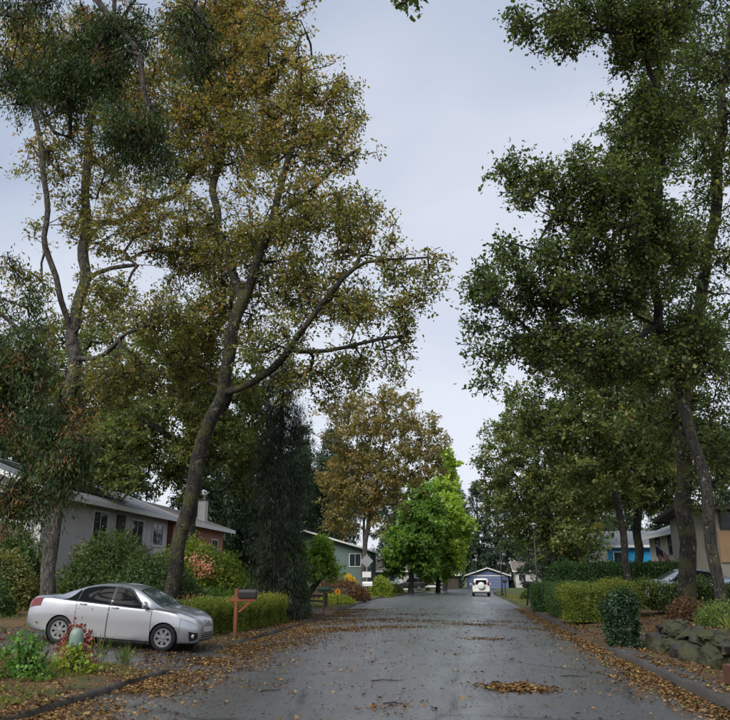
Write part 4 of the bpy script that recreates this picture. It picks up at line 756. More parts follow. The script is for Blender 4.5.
tufts('grass', 'sparse grass on the near left verge', blotchy(900, lambda y, n: kl(y)-0.4-rg.uniform(0, 3.5, n), 8, 14.4, thr=0.2), 0.11, rg)
tufts('grass', 'thin grass in the left garden behind the car', blotchy(1200, lambda y, n: -6.6-rg.uniform(0, 10, n), 20.6, 27, thr=0.2), 0.14, rg, 10)
tufts('grass', 'dry grass above the boulder wall', blotchy(700, lambda y, n: kr(y)+2.0+rg.uniform(0, 5, n), 8, 20, thr=-0.2), 0.20, rg, 12, tone=(0.65, 0.25))
tufts('grass', 'lawn grass beside the far right mailbox', blotchy(3000, lambda y, n: kr(y)+0.35+rg.uniform(0, 8, n), 42.5, 80, thr=-2.2), 0.11, rg, 6, spread=0.25, wd=0.028, tone=(0.72, 0.2))
tufts('grass', 'dry lawn grass beside the far left mailboxes', blotchy(2400, lambda y, n: kl(y)-0.35-rg.uniform(0, 7, n), 42.5, 95, thr=-1.5), 0.11, rg, 6, spread=0.25, wd=0.028, tone=(0.78, 0.2))
for (x, y, h, lab, tn) in [(5.85, 19.3, 0.55, 'bright green grass clump above the boulders', 0.3), (6.35, 17.4, 0.75, 'tall straw coloured ornamental grass above the boulders', 0.92), (5.95, 15.6, 0.6, 'arching golden grass at the boulder edge', 0.85), (-7.05, 14.6, 0.7, 'tall thin weed in front of the car door', 0.2), (-6.75, 15.1, 0.42, 'low grass clump on the driveway edge', 0.35), (4.75, 13.1, 0.42, 'pale yellow fern like clump at the foot of the boulders', 0.95), (5.45, 17.9, 0.5, 'green grass tuft hanging over the middle boulders', 0.35), (5.5, 14.6, 0.55, 'dry grass tuft above the timber step', 0.8), (5.4, 16.6, 0.4, 'short yellow grass tuft between two top boulders', 0.65), (6.6, 19.0, 0.6, 'leafy green grass clump beside the slender oak', 0.25)]:
    tufts('grass_clump', lab, np.array([[x, y]]*3)+rg.normal(0, 0.05, (3, 2)), h, rg, 9 if 'weed' in lab else 26, 0.06, 0.28 if 'weed' in lab else 0.38, (tn, 0.12), 0.012, kind=None, cat='grass clump', loc=True)

# ================================================================ boulder wall, step, utility pedestal
m, nt, out = new_mat('mossy_boulder'); N = NT(nt); wp = world_pos(N)
c = N.ramp(N.noise(4, 6, 0.65, wp), [(0.3,(0.012,0.011,0.010)),(0.55,(0.035,0.033,0.030)),(0.75,(0.085,0.08,0.072))])
gN = N.n('ShaderNodeNewGeometry'); up = N.n('ShaderNodeSeparateXYZ', {0: gN.outputs['Normal']}).outputs['Z']
mo = N.math('MULTIPLY', N.ramp(N.noise(2.4, 4, 0.6, wp), [(0.40,(0,0,0)),(0.56,(1,1,1))]), 0.85)
c = N.mix(mo, c, (0.045,0.05,0.016)); P = N.n('ShaderNodeBsdfPrincipled', {'Base Color': c, 'Roughness': 0.8})
nt.links.new(N.bump(N.noise(7, 6, 0.7, wp), 0.8, 0.06), P.inputs['Normal']); nt.links.new(P.outputs[0], out.inputs[0]); M_ROCK = m
def boulder(dx, dy, dz, rng):
    bm = bmesh.new(); bmesh.ops.create_icosphere(bm, subdivisions=3, radius=0.5)
    for _ in range(15):
        nrm = Vector(rng.normal(size=3)).normalized(); d = rng.uniform(0.27, 0.44)
        for v in bm.verts:
            e = v.co.dot(nrm)-d
            if e > 0: v.co -= nrm*e
    for v in bm.verts: v.co = Vector((v.co.x*dx*1.15, v.co.y*dy*1.15, v.co.z*dz*1.15))+Vector(rng.normal(0, 0.016, 3))
    me = bpy.data.meshes.new('boulder'); bm.to_mesh(me); bm.free(); me.materials.append(M_ROCK); return me
wall = empty('boulder_wall', (4.9, 15, 0.1)); tag(wall, 'dry stacked wall of mossy grey boulders along the right bank', 'stone wall')
rb_ = np.random.default_rng(77)
y = 8.6
while y < 19.6:
    L_ = rb_.uniform(0.5, 1.1)
    for row in range(2):
        o = link('boulder', boulder(rb_.uniform(0.5, 0.75), L_*rb_.uniform(0.75, 1.0), rb_.uniform(0.40, 0.62) if row == 0 else rb_.uniform(0.25, 0.45), rb_), None, wall)
        o.location = (float(kr(y))+1.32+0.22*row+rb_.normal(0, 0.06)-4.9, y+L_/2+rb_.normal(0, 0.1)+row*0.35-15, 0.08+0.36*row); o.rotation_euler = (rb_.normal(0, 0.25), rb_.normal(0, 0.25), rb_.normal(0, 0.5))
    y += L_*0.95
for (dx, dy, z, s) in [(1.75, 19.9, 0.30, 0.8), (2.5, 20.2, 0.34, 0.7), (1.9, 20.15, 0.62, 0.55), (3.2, 20.3, 0.4, 0.7)]:
    o = link('boulder', boulder(s, s*0.8, s*0.6, rb_), None, wall); o.location = (3.45+dx-4.9, dy-15, z-0.1)
M_TIMBER = plain('red_brown_timber', (0.13, 0.055, 0.035), 0.7, 0.5, 3.0, bump=0.4)
st = empty('timber_step', (4.35, 12.9, 0.1)); tag(st, 'red brown timber edged step below the boulder wall', 'step')
MB().box(-0.20, -0.06, -1.5, 0.55, 0, 0.30).build('riser_beam', M_TIMBER, st, bevel=0.012)
MB().box(-0.055, 0.45, 0.41, 0.55, 0, 0.297).build('end_beam', M_TIMBER, st, bevel=0.012)
MB().box(-0.055, 0.45, -1.5, 0.405, 0, 0.27).build('tread', M_CONC, st, bevel=0.01)
M_PED = plain('pedestal_green', (0.19, 0.26, 0.22), 0.5, 0.25, 5.0)
pd = empty('utility_pedestal', (-6.92, 13.25, tz(-6.92, 13.25)-0.02)); tag(pd, 'pale green round topped utility pedestal among shrubs by the kerb', 'utility box')
MB().lathe([(0.0,0),(0.105,0),(0.105,0.38)], 20).build('base', M_PED, pd, True)
MB().lathe([(0.118,0.36),(0.122,0.38),(0.122,0.58),(0.113,0.64),(0.085,0.69),(0.045,0.715),(0,0.72)], 20).build('cover', M_PED, pd, True)
MB().lathe([(0.125,0.352),(0.129,0.36),(0.129,0.378),(0.125,0.386)], 20).build('collar_band', plain('band_grey', (0.08,0.09,0.08), 0.5), pd, True)
MB().box(-0.02, 0.02, -0.128, -0.12, 0.44, 0.49).build('lock', plain('lock_metal', (0.3,0.3,0.3), 0.4, metal=0.8), pd)

# ================================================================ houses
M_WHITE = plain('white_trim', (0.72,0.72,0.70), 0.6, 0.12)
M_GLASS = glass_mat('window_glass', (0.03,0.04,0.05))
M_LAV = plain('lavender_grey_wall', (0.56,0.535,0.545), 0.8, 0.15, 2.0)
M_PINKW = plain('pink_wall', (0.42,0.18,0.15), 0.8, 0.15, 2.0)
M_ROOFG = plain('grey_shingle', (0.15,0.16,0.175), 0.8, 0.35, 5.0, bump=0.4)
M_ROOFB = plain('brown_shingle', (0.16,0.135,0.115), 0.8, 0.35, 5.0, bump=0.4)
M_SOLAR = plain('solar_glass', (0.012,0.014,0.022), 0.25, 0.2)
M_BEIGE = plain('beige_wall', (0.55,0.53,0.50), 0.8, 0.15, 2.0)
M_TAN = plain('tan_panel', (0.42,0.27,0.14), 0.8, 0.15, 2.0)
M_BLUE = plain('bright_blue_wall', (0.012,0.30,0.62), 0.6, 0.15, 2.0)
M_NAVY = plain('slate_blue_wall', (0.10,0.14,0.26), 0.7, 0.15, 2.0)
M_NAVYD = plain('garage_door_blue', (0.13,0.17,0.29), 0.6, 0.1, 2.0)
M_GGREEN = plain('grey_green_wall', (0.15,0.21,0.20), 0.8, 0.15, 2.0)
M_TEAL = plain('pale_teal_wall', (0.30,0.42,0.39), 0.8, 0.12, 2.0)
M_SIDING = plain('beige_siding', (0.36,0.34,0.27), 0.75, 0.2, 2.0)
M_BRICK = plain('red_brick', (0.20,0.065,0.045), 0.85, 0.4, 4.0)
M_MORTAR = plain('mortar', (0.11,0.08,0.07), 0.9, 0.2)
M_DARK = plain('dark_metal', (0.015,0.015,0.017), 0.45, 0.2)
M_DKWOOD = plain('dark_trim', (0.05,0.04,0.035), 0.7, 0.2)
def face_box(face, at, u0, u1, z0, z1, d0, d1):
    """box lying on a wall: face '-x' / '+x' / '-y'; u runs along the wall, d = distance outwards"""
    if face == '-x': return (at-d1, at-d0, u0, u1, z0, z1)
    if face == '+x': return (at+d0, at+d1, u0, u1, z0, z1)
    return (u0, u1, at-d1, at-d0, z0, z1)
def window(parent, o, face, at, u0, u1, z0, z1, frame=M_WHITE, mull=1, fw=0.09, name='window'):
    def B(*a): q = face_box(face, at, *a); return (q[0]-o[0], q[1]-o[0], q[2]-o[1], q[3]-o[1], q[4]-o[2], q[5]-o[2])
    mb = MB()
    for a in [(u0-fw, u0, z0-fw, z1+fw), (u1, u1+fw, z0-fw, z1+fw), (u0, u1, z0-fw, z0), (u0, u1, z1, z1+fw)]: mb.box(*B(*a, 0.0, 0.07))
    w = mb.build(name, frame, parent)
    n = mull+1
    for i in range(n):
        a = u0+(u1-u0)*i/n; b = u0+(u1-u0)*(i+1)/n; MB().box(*B(a+0.02, b-0.02, z0+0.01, z1-0.01, 0.004, 0.03)).build('pane', M_GLASS, w)
    for i in range(1, n): a = u0+(u1-u0)*i/n; MB().box(*B(a-0.02, a+0.02, z0, z1, 0.0, 0.05)).build('mullion', frame, w)
    return w
def house(name, label, x0, x1, y0, y1, z0, ze, zr, axis, wall, roofm, over=0.6, trim=M_WHITE, thick=0.16, wz=None):
    """gabled house; axis = direction of the ridge"""
    o = ((x0+x1)/2, (y0+y1)/2, z0); root = empty(name, o); hx, hy = (x1-x0)/2, (y1-y0)/2; h = ze-z0; r = zr-z0
    mb = MB(); mb.box(-hx, hx, -hy, hy, -0.3, h)
    if axis == 'y': mb.prism([(-hx, h), (hx, h), (0, r-0.02)], -hy, hy, 'y')
    else: mb.prism([(-hy, h), (hy, h), (0, r-0.02)], -hx, hx, 'x')
    mb.build('wall', wall, root)
    a, b = (hx, hy) if axis == 'y' else (hy, hx); sl = (r-h)/a
    for s in (-1, 1):
        e = a+over; poly = [(0, r), (s*e, r-sl*e), (s*e, r-sl*e+thick), (0, r+thick)]
        rf = MB().prism(poly, -b-over, b+over, axis).build('roof', roofm, root)
        f = MB(); ez = r-sl*e
        f.prism([(s*(e+0.002), ez-0.06), (s*(e+0.035), ez-0.06), (s*(e+0.035), ez+thick+0.005), (s*(e+0.002), ez+thick+0.005)], -b-over, b+over, axis); f.build('fascia', trim, rf)
        for q in (-1, 1):
            d = q*(b+over); g = MB(); g.prism([(s*0.002, r-0.03), (s*e, ez-0.03), (s*e, ez+thick+0.01), (s*0.002, r+thick+0.01)], d+q*0.003, d+q*0.04, axis); g.build('bargeboard', trim, rf)
    tag(root, label, 'house'); return root, o

# lavender grey house with solar panels
hz_ = 1.15
h1, o1 = house('house', 'lavender grey house with solar panels on a low roof', -27.5, -17.5, 29.5, 43.2, hz_, 5.35, 7.3, 'y', M_LAV, M_ROOFG, 0.75, M_WHITE)
sl1 = (7.3-5.35)/5.0
for j in range(2):
    for i in range(7):
        xa, xb = -18.05-j*1.75, -18.05-(j+1)*1.75+0.04; ya = 31.5+i*1.06; f = lambda x: 5.35+(-17.5-x)*sl1+0.16+0.10
        MB().hexa([(xb-o1[0], ya-o1[1], f(xb)-o1[2]-0.04), (xa-o1[0], ya-o1[1], f(xa)-o1[2]-0.04), (xa-o1[0], ya+1.02-o1[1], f(xa)-o1[2]-0.04), (xb-o1[0], ya+1.02-o1[1], f(xb)-o1[2]-0.04),
                   (xb-o1[0], ya-o1[1], f(xb)-o1[2]), (xa-o1[0], ya-o1[1], f(xa)-o1[2]), (xa-o1[0], ya+1.02-o1[1], f(xa)-o1[2]), (xb-o1[0], ya+1.02-o1[1], f(xb)-o1[2])]).build('solar_panel', M_SOLAR, h1)
window(h1, o1, '+x', -17.5, 33.9, 35.3, 3.35, 4.85, M_WHITE); window(h1, o1, '+x', -17.5, 38.2, 39.6, 3.6, 4.75); window(h1, o1, '+x', -17.5, 41.0, 42.4, 3.6, 4.75)
MB().box(-17.5-o1[0], -17.42-o1[0], 36.4-o1[1], 37.3-o1[1], 3.0-o1[2], 4.9-o1[2]).build('door', M_DKWOOD, h1)
# pink house
h2, o2 = house('house', 'pink house with white fascia and pale chimney', -27, -17.7, 44.6, 54.6, 1.1, 5.3, 6.9, 'y', M_PINKW, M_ROOFB, 0.7, M_WHITE)
ch = MB(); ch.box(-19.0-o2[0], -18.45-o2[0], 52.35-o2[1], 53.0-o2[1], 5.0-o2[2], 7.25-o2[2]); ch.build('chimney', plain('painted_chimney', (0.5,0.49,0.46), 0.8, 0.2), h2)
MB().box(-19.06-o2[0], -18.39-o2[0], 52.29-o2[1], 53.06-o2[1], 7.25-o2[2], 7.36-o2[2]).build('chimney_cap', M_CONC, h2)
MB().lathe([(0.12,7.36-o2[2]),(0.12,7.66-o2[2]),(0.24,7.68-o2[2]),(0.26,7.85-o2[2]),(0.2,8.0-o2[2]),(0,8.08-o2[2])], 14, c=(-18.72-o2[0], 52.67-o2[1], 0)).build('chimney_pot', M_WHITE, h2)
window(h2, o2, '+x', -17.7, 52.0, 53.2, 3.4, 4.4); window(h2, o2, '+x', -17.7, 46.2, 47.4, 3.6, 4.7)
# beige siding house at the left edge, brick wing
h3, o3 = house('house', 'beige board sided house with brick wing at the cedar', -33, -21.8, 27.5, 37.0, 0.9, 3.9, 5.6, 'x', M_SIDING, M_ROOFB, 0.5)
for i in range(14):
    z = 1.0+i*0.205; MB().hexa([(-33-o3[0], 27.44-o3[1]-0.015, z-o3[2]), (-21.85-o3[0], 27.44-o3[1]-0.015, z-o3[2]), (-21.85-o3[0], 27.495-o3[1], z-o3[2]), (-33-o3[0], 27.495-o3[1], z-o3[2]),
                                (-33-o3[0], 27.475-o3[1], z+0.2-o3[2]), (-21.85-o3[0], 27.475-o3[1], z+0.2-o3[2]), (-21.85-o3[0], 27.495-o3[1], z+0.2-o3[2]), (-33-o3[0], 27.495-o3[1], z+0.2-o3[2])]).build('siding_board', M_SIDING, h3)
bw = MB().box(-21.75-o3[0], -18.2-o3[0], 29.0-o3[1], 29.3-o3[1], 0.6-o3[2], 3.9-o3[2]).build('brick_wing', M_MORTAR, h3)
bme = MB().box(-0.115, 0.115, -0.02, 0.0, 0, 0.07).mesh('brick'); bme.materials.append(M_BRICK)
for r_ in range(26):
    for c_ in range(11):
        x = -21.55+c_*0.285+(0.14 if r_ % 2 else 0); 
        if x+0.13 > -18.2: continue
        b = link('brick', bme, None, bw); b.location = (x-o3[0], 29.0-o3[1]-0.002, 1.4+r_*0.092-o3[2])
# right beige house with flag
h4, o4 = house('house', 'two storey beige house with flag and tall dark windows', 15.2, 25.5, 45.0, 63.5, 0.9, 5.05, 7.0, 'y', M_BEIGE, M_ROOFG, 0.8, M_WHITE)
window(h4, o4, '-x', 15.2, 50.6, 51.9, 2.9, 4.75, M_DKWOOD, 1); window(h4, o4, '-x', 15.2, 56.6, 57.6, 3.5, 4.7, M_DKWOOD, 1); window(h4, o4, '-x', 15.2, 60.4, 61.3, 3.5, 4.7, M_DKWOOD, 0); window(h4, o4, '-x', 15.2, 46.6, 48.2, 3.3, 4.7, M_DKWOOD, 1)
MB().box(15.12-o4[0], 15.2-o4[0], 53.4-o4[1], 54.6-o4[1], 1.2-o4[2], 4.6-o4[2]).build('door', M_DKWOOD, h4)
MB().box(15.13-o4[0], 15.2-o4[0], 60.2-o4[1], 62.2-o4[1], 1.0-o4[2], 2.9-o4[2]).build('garage_door', M_WHITE, h4)
# flag: 13 stripes and canton on a slanted pole
fl = empty('flag', (15.1, 57.6, 3.2)); tag(fl, 'striped flag on a slanted pole at the beige house', 'flag')
MB().tube([(0.05, 0, 0.1), (-0.9, -0.15, 0.9)], 0.02, 8).build('pole', M_WHITE, fl)
MF = [plain('flag_red', (0.36,0.04,0.05), 0.8, 0.1), plain('flag_white', (0.6,0.58,0.55), 0.8, 0.1), plain('flag_blue', (0.02,0.03,0.10), 0.8, 0.1)]
def flag_pt(u, v):   # u along the hanging length, v from pole foot to pole tip
    p0 = np.array([-0.05, -0.02, 0.2])+np.array([-0.82, -0.13, 0.68])*v; fall = np.array([0.10, 0.16, -1.35])*u; return p0+fall+np.array([0.03, 0.10, 0])*math.sin(v*9+u*2)*u
for i in range(13):
    v0, v1 = i/13, (i+1)/13; mb = MB(); top = v1 > 6/13; u0 = 0.42 if top else 0.0
    for k in range(6):
        a, b = u0+(1-u0)*k/6, u0+(1-u0)*(k+1)/6; mb.add([flag_pt(a, v0), flag_pt(b, v0), flag_pt(b, v1), flag_pt(a, v1)], [(0, 1, 2, 3)])
    mb.build('stripe', MF[i % 2], fl)
mb = MB()
for i in range(7):
    for k in range(3):
        a, b = 0.42*k/3, 0.42*(k+1)/3; v0, v1 = (6+i)/13, (7+i)/13; mb.add([flag_pt(a, v0), flag_pt(b, v0), flag_pt(b, v1), flag_pt(a, v1)], [(0, 1, 2, 3)])
mb.build('canton', MF[2], fl)
# tan house at the right edge
h5, o5 = house('house', 'house with tan panelled front and dark upper window band', 11.8, 26, 36.5, 44.2, 0.9, 4.9, 5.25, 'x', M_SIDING, M_ROOFG, 0.7, M_DKWOOD)
for i in range(12):
    x = 11.82+i*0.62; MB().box(x-o5[0], x+0.6-o5[0], 36.42-o5[1], 36.5-o5[1], 2.45-o5[2], 3.85-o5[2]).build('panel', M_TAN, h5)
window(h5, o5, '-y', 36.5, 12.05, 13.6, 4.0, 4.75, M_DKWOOD, 1); window(h5, o5, '-y', 36.5, 14.3, 16.2, 4.0, 4.75, M_DKWOOD, 1)
MB().box(13.6-o5[0], 17.5-o5[0], 36.42-o5[1], 36.5-o5[1], 0.7-o5[2], 2.35-o5[2]).build('garage_door', M_CONC, h5)
# blue walled house
h6, o6 = house('house', 'house with bright blue wall and white corner behind tall hedge', 13.0, 20, 70, 80, 0.8, 4.6, 6.0, 'x', M_BLUE, M_ROOFG, 0.5)
window(h6, o6, '-y', 70, 13.6, 14.3, 2.9, 4.0, M_WHITE, 0)
MB().box(12.1-o6[0], 12.97-o6[0], 69.6-o6[1], 74-o6[1], 0.5-o6[2], 4.2-o6[2]).build('white_wing', M_WHITE, h6)
# grey green house on the left middle
h7, o7 = house('house', 'grey green house with dark porch windows behind the brown mound', -24.5, -10.6, 84, 94, 0.4, 4.9, 6.9, 'y', M_GGREEN, M_ROOFG, 0.8, M_WHITE)
window(h7, o7, '-y', 84, -12.4, -11.2, 3.1, 4.4, M_WHITE, 1); window(h7, o7, '-y', 84, -16.5, -15.0, 3.1, 4.4, M_WHITE, 1); window(h7, o7, '+x', -10.6, 86, 87.4, 3.1, 4.4, M_WHITE, 1)
h8, o8 = house('house', 'pale teal house behind the green maple', -21, -7.2, 113, 122, 0.1, 3.0, 4.8, 'x', M_TEAL, M_ROOFB, 0.6, M_WHITE)
window(h8, o8, '-y', 113, -11.6, -9.9, 1.4, 2.5); MB().box(-9.2-o8[0], -7.6-o8[0], 112.92-o8[1], 113-o8[1], 0.1-o8[2], 2.3-o8[2]).build('garage_door', M_WHITE, h8)
h9, o9 = house('house', 'slate blue house with white trimmed gable facing the street end', 0.9, 8.2, 138, 147, 0.0, 2.35, 3.55, 'y', M_NAVY, M_NAVYD, 0.5, M_WHITE)
g9 = MB().box(2.2-o9[0], 7.2-o9[0], 137.9-o9[1], 138-o9[1], 0.0, 2.1).build('garage_door', M_NAVYD, h9)
for i in range(4): MB().box(2.25-o9[0], 7.15-o9[0], 137.86-o9[1], 137.897-o9[1], 0.05+i*0.51, 0.52+i*0.51).build('panel', M_NAVYD, g9)
MB().box(1.0-o9[0], 8.1-o9[0], 137.93-o9[1], 137.998-o9[1], 2.2, 2.36).build('trim_band', M_WHITE, h9)
h10, o10 = house('house', 'tan house with brown roof right of the slate blue house', 9.6, 17, 140, 149, 0.1, 3.2, 4.8, 'x', M_BEIGE, M_ROOFB, 0.5)
window(h10, o10, '-y', 140, 10.2, 11.4, 1.4, 2.5)
h11, o11 = house('house', 'low dark brown house behind the white trailer', -6.0, -0.6, 131, 139, 0.0, 2.5, 4.0, 'x', M_DKWOOD, M_ROOFB, 0.5)
window(h11, o11, '-y', 131, -4.6, -3.2, 1.1, 2.1)

# ================================================================ cars
def car_surface(T):
    f = {k: pchip(v) for k, v in T.items()}
    tk = np.array([0, .10, .16, .32, .50, .56, .80, .86, 1.0])
    def S(x, t):
        w, wb, wr = float(f['wmax'](x)), float(f['wbelt'](x)), float(f['wroof'](x)); zt, zb, zm, zl, ze = [float(f[k](x)) for k in ('ztop', 'zbot', 'zmid', 'zbelt', 'zedge')]
        Y = [0, w-0.10, w-0.035, w, wb, wb-0.02, wr, wr-0.06, 0]; Z = [zb, zb, zb+0.05, zm, zl, zl+min(0.02, (ze-zl)*0.3), ze, ze+(zt-ze)*0.45, zt]
        return np.array([x, np.interp(t, tk, Y) if 0.56 <= t <= 0.80 else pchip_y(tk, Y, t), pchip_y(tk, Z, t)])
    return S
def pchip_y(tk, Y, t): return float(pchip(list(zip(tk, Y)))(t))
def car_grid(S, X, TT): return np.array([[S(x, t) for t in TT] for x in X])
def patch(S, x0, x1, t0, t1, nx=12, nt_=8, off=0.004, side=1, dx=(0, 0)):
    """piece of the car's skin lifted by off; dx = shear of the two ends at t1"""
    G = np.zeros((nx, nt_, 3)); C = np.array([0, 0, 0.7])
    for i in range(nx):
        for j in range(nt_):
            v = j/(nt_-1); a = x0+dx[0]*v; b = x1+dx[1]*v; x = a+(b-a)*i/(nx-1); t = t0+(t1-t0)*v
            p = S(x, t); e = 1e-3; n = np.cross(S(x+e, t)-S(x-e, t), S(x, min(1, t+e))-S(x, t-e)); n = n/max(1e-9, np.linalg.norm(n))
            if n[1] < -1e-6 or (abs(n[1]) < 1e-6 and n[2] < 0): n = -n
            if p[1] < 0.02 and n[2] < 0: n = -n
            p = p+n*off; G[i, j] = p*np.array([1, side, 1])
    return G
def grid_mb(mb, G):
    n, m = G.shape[:2]; return mb.add(G.reshape(-1, 3), [(i*m+j, i*m+j+1, (i+1)*m+j+1, (i+1)*m+j) for i in range(n-1) for j in range(m-1)])
def car_wheel(parent, x, y, r, w, rimr, side, mats, spokes=7):
    tyre, rim, dark = mats; wh = empty('wheel', (x, y, r)); wh.parent = parent
    s = side
    MB().lathe([(rimr, -s*w*0.5), (r*0.93, -s*w*0.5), (r, -s*w*0.32), (r, s*w*0.32), (r*0.95, s*w*0.47), (r*0.80, s*w*0.5), (rimr, s*w*0.44), (rimr-0.01, s*w*0.2)], 40, 'y').build('tyre', tyre, wh, True)
    MB().lathe([(0, s*w*0.14), (rimr, s*w*0.14)], 30, 'y').build('dark_backing', dark, wh)  # black disc standing in for the shade in the gaps between spokes
    mb = MB(); mb.lathe([(rimr+0.004, s*w*0.40), (rimr+0.006, s*w*0.45), (rimr-0.03, s*w*0.43), (rimr-0.035, s*w*0.2)], 40, 'y'); mb.lathe([(0.062, s*w*0.2), (0.058, s*w*0.40), (0.03, s*w*0.43), (0, s*w*0.435)], 20, 'y')
    for k in range(spokes):
        a = 2*math.pi*k/spokes+0.2
        for (q, wd_) in ((0, 0.030),):
            ca, sa = math.cos(a), math.sin(a); P = []
            for (rr, hw, d) in ((0.05, 0.030, 0.42), (rimr-0.02, 0.042, 0.41)):
                for t in (-hw, hw): P += [(ca*rr-sa*t, s*w*d, sa*rr+ca*t)]
            P2 = [(p[0], p[1]-s*0.025, p[2]) for p in P]; mb.add(P+P2, [(0,1,3,2),(4,6,7,5),(0,4,5,1),(2,3,7,6),(0,2,6,4),(1,5,7,3)])
    mb.build('rim', rim, wh, False); return wh
TYRE = plain('tyre_rubber', (0.014,0.014,0.015), 0.75, 0.3); RIM = plain('wheel_silver', (0.30,0.305,0.31), 0.35, 0.1, metal=0.6); BLACKP = plain('black_plastic', (0.012,0.012,0.013), 0.5, 0.2)
def car_paint(name, col, metal=0.0):
    m, nt, out = new_mat(name); N = NT(nt); fl_ = N.noise(900, 2, 0.5, N.coord(1.0)); big = N.noise(2.5, 4, 0.6, N.coord(1.0))
    c = N.mix(N.math('MULTIPLY', fl_, 0.25), col, [min(1, x*1.25) for x in col]); P = N.n('ShaderNodeBsdfPrincipled', {'Base Color': c, 'Metallic': metal, 'Coat Weight': 0.9, 'Coat Roughness': 0.04})
    nt.links.new(N.math('ADD', N.math('MULTIPLY', big, 0.15), 0.28), P.inputs['Roughness']); nt.links.new(P.outputs[0], out.inputs[0]); return m
SILVER = car_paint('silver_paint', (0.50,0.51,0.53), 0.85); BLACKCAR = car_paint('black_paint', (0.012,0.013,0.016)); WHITECAR = car_paint('white_paint', (0.72,0.72,0.70)); BLUECAR = car_paint('silver_blue_paint', (0.34,0.38,0.43), 0.5); DARKCAR = car_paint('dark_grey_paint', (0.03,0.032,0.036), 0.2)
CARGLASS = glass_mat('car_glass', (0.009,0.011,0.011), 0.06, 0.05); WSGLASS = glass_mat('windscreen_glass', (0.045,0.065,0.058), 0.04); LAMPGLASS = plain('headlamp', (0.75,0.75,0.72), 0.2, 0.1, coat=1.0); TAIL = plain('tail_lamp_red', (0.16,0.006,0.008), 0.2, 0.1, coat=1.0); AMBER = plain('amber_lens', (0.6,0.22,0.03), 0.25, 0.1); CHROME = plain('chrome', (0.7,0.7,0.7), 0.18, 0.05, metal=1.0); PLATE = plain('number_plate', (0.6,0.6,0.58), 0.5, 0.1)
def body_mesh(S, L_, axles, ra, yin, X, TT):
    G = car_grid(S, X, TT); n, k = G.shape[:2]; mb = MB(); H_ = G.copy(); H_[:, :, 1] *= -1
    ring = np.concatenate([G, H_[:, ::-1][:, 1:-1]], 1); m = ring.shape[1]
    mb.add(ring.reshape(-1, 3), [(i*m+j, i*m+(j+1) % m, (i+1)*m+(j+1) % m, (i+1)*m+j) for i in range(n-1) for j in range(m)]+[tuple(range(m-1, -1, -1)), tuple((n-1)*m+j for j in range(m))])
    me = mb.mesh('body', True); bm = bmesh.new(); bm.from_mesh(me); bmesh.ops.remove_doubles(bm, verts=bm.verts, dist=1e-5); bmesh.ops.recalc_face_normals(bm, faces=bm.faces); bm.to_mesh(me); bm.free()
    bo = bpy.data.objects.new('tmp_body', me); COL.objects.link(bo); cuts = []
    for ax in axles:
        for s in (-1, 1):
            c = MB(); c.lathe([(0, s*yin), (ra, s*yin), (ra, s*1.3), (0, s*1.3)], 36, 'y', (ax, 0, 0.31)); cm = c.mesh('cut'); b2 = bmesh.new(); b2.from_mesh(cm); bmesh.ops.remove_doubles(b2, verts=b2.verts, dist=1e-5); bmesh.ops.recalc_face_normals(b2, faces=b2.faces); b2.to_mesh(cm); b2.free()
            co = bpy.data.objects.new('tmp_cut', cm); COL.objects.link(co); cuts.append(co); md = bo.modifiers.new('b', 'BOOLEAN'); md.operation = 'DIFFERENCE'; md.object = co; md.solver = 'EXACT'
    dg = bpy.context.evaluated_depsgraph_get(); dg.update(); res = bpy.data.meshes.new_from_object(bo.evaluated_get(dg)); res.name = 'body'
    for o in cuts+[bo]: bpy.data.objects.remove(o)
    for p in res.polygons: p.use_smooth = len(p.vertices) <= 4 and p.area < 0.02
    return res
def nose(x): return x if x < 3.7 else 3.7+(x-3.7)*0.86   # short front overhang
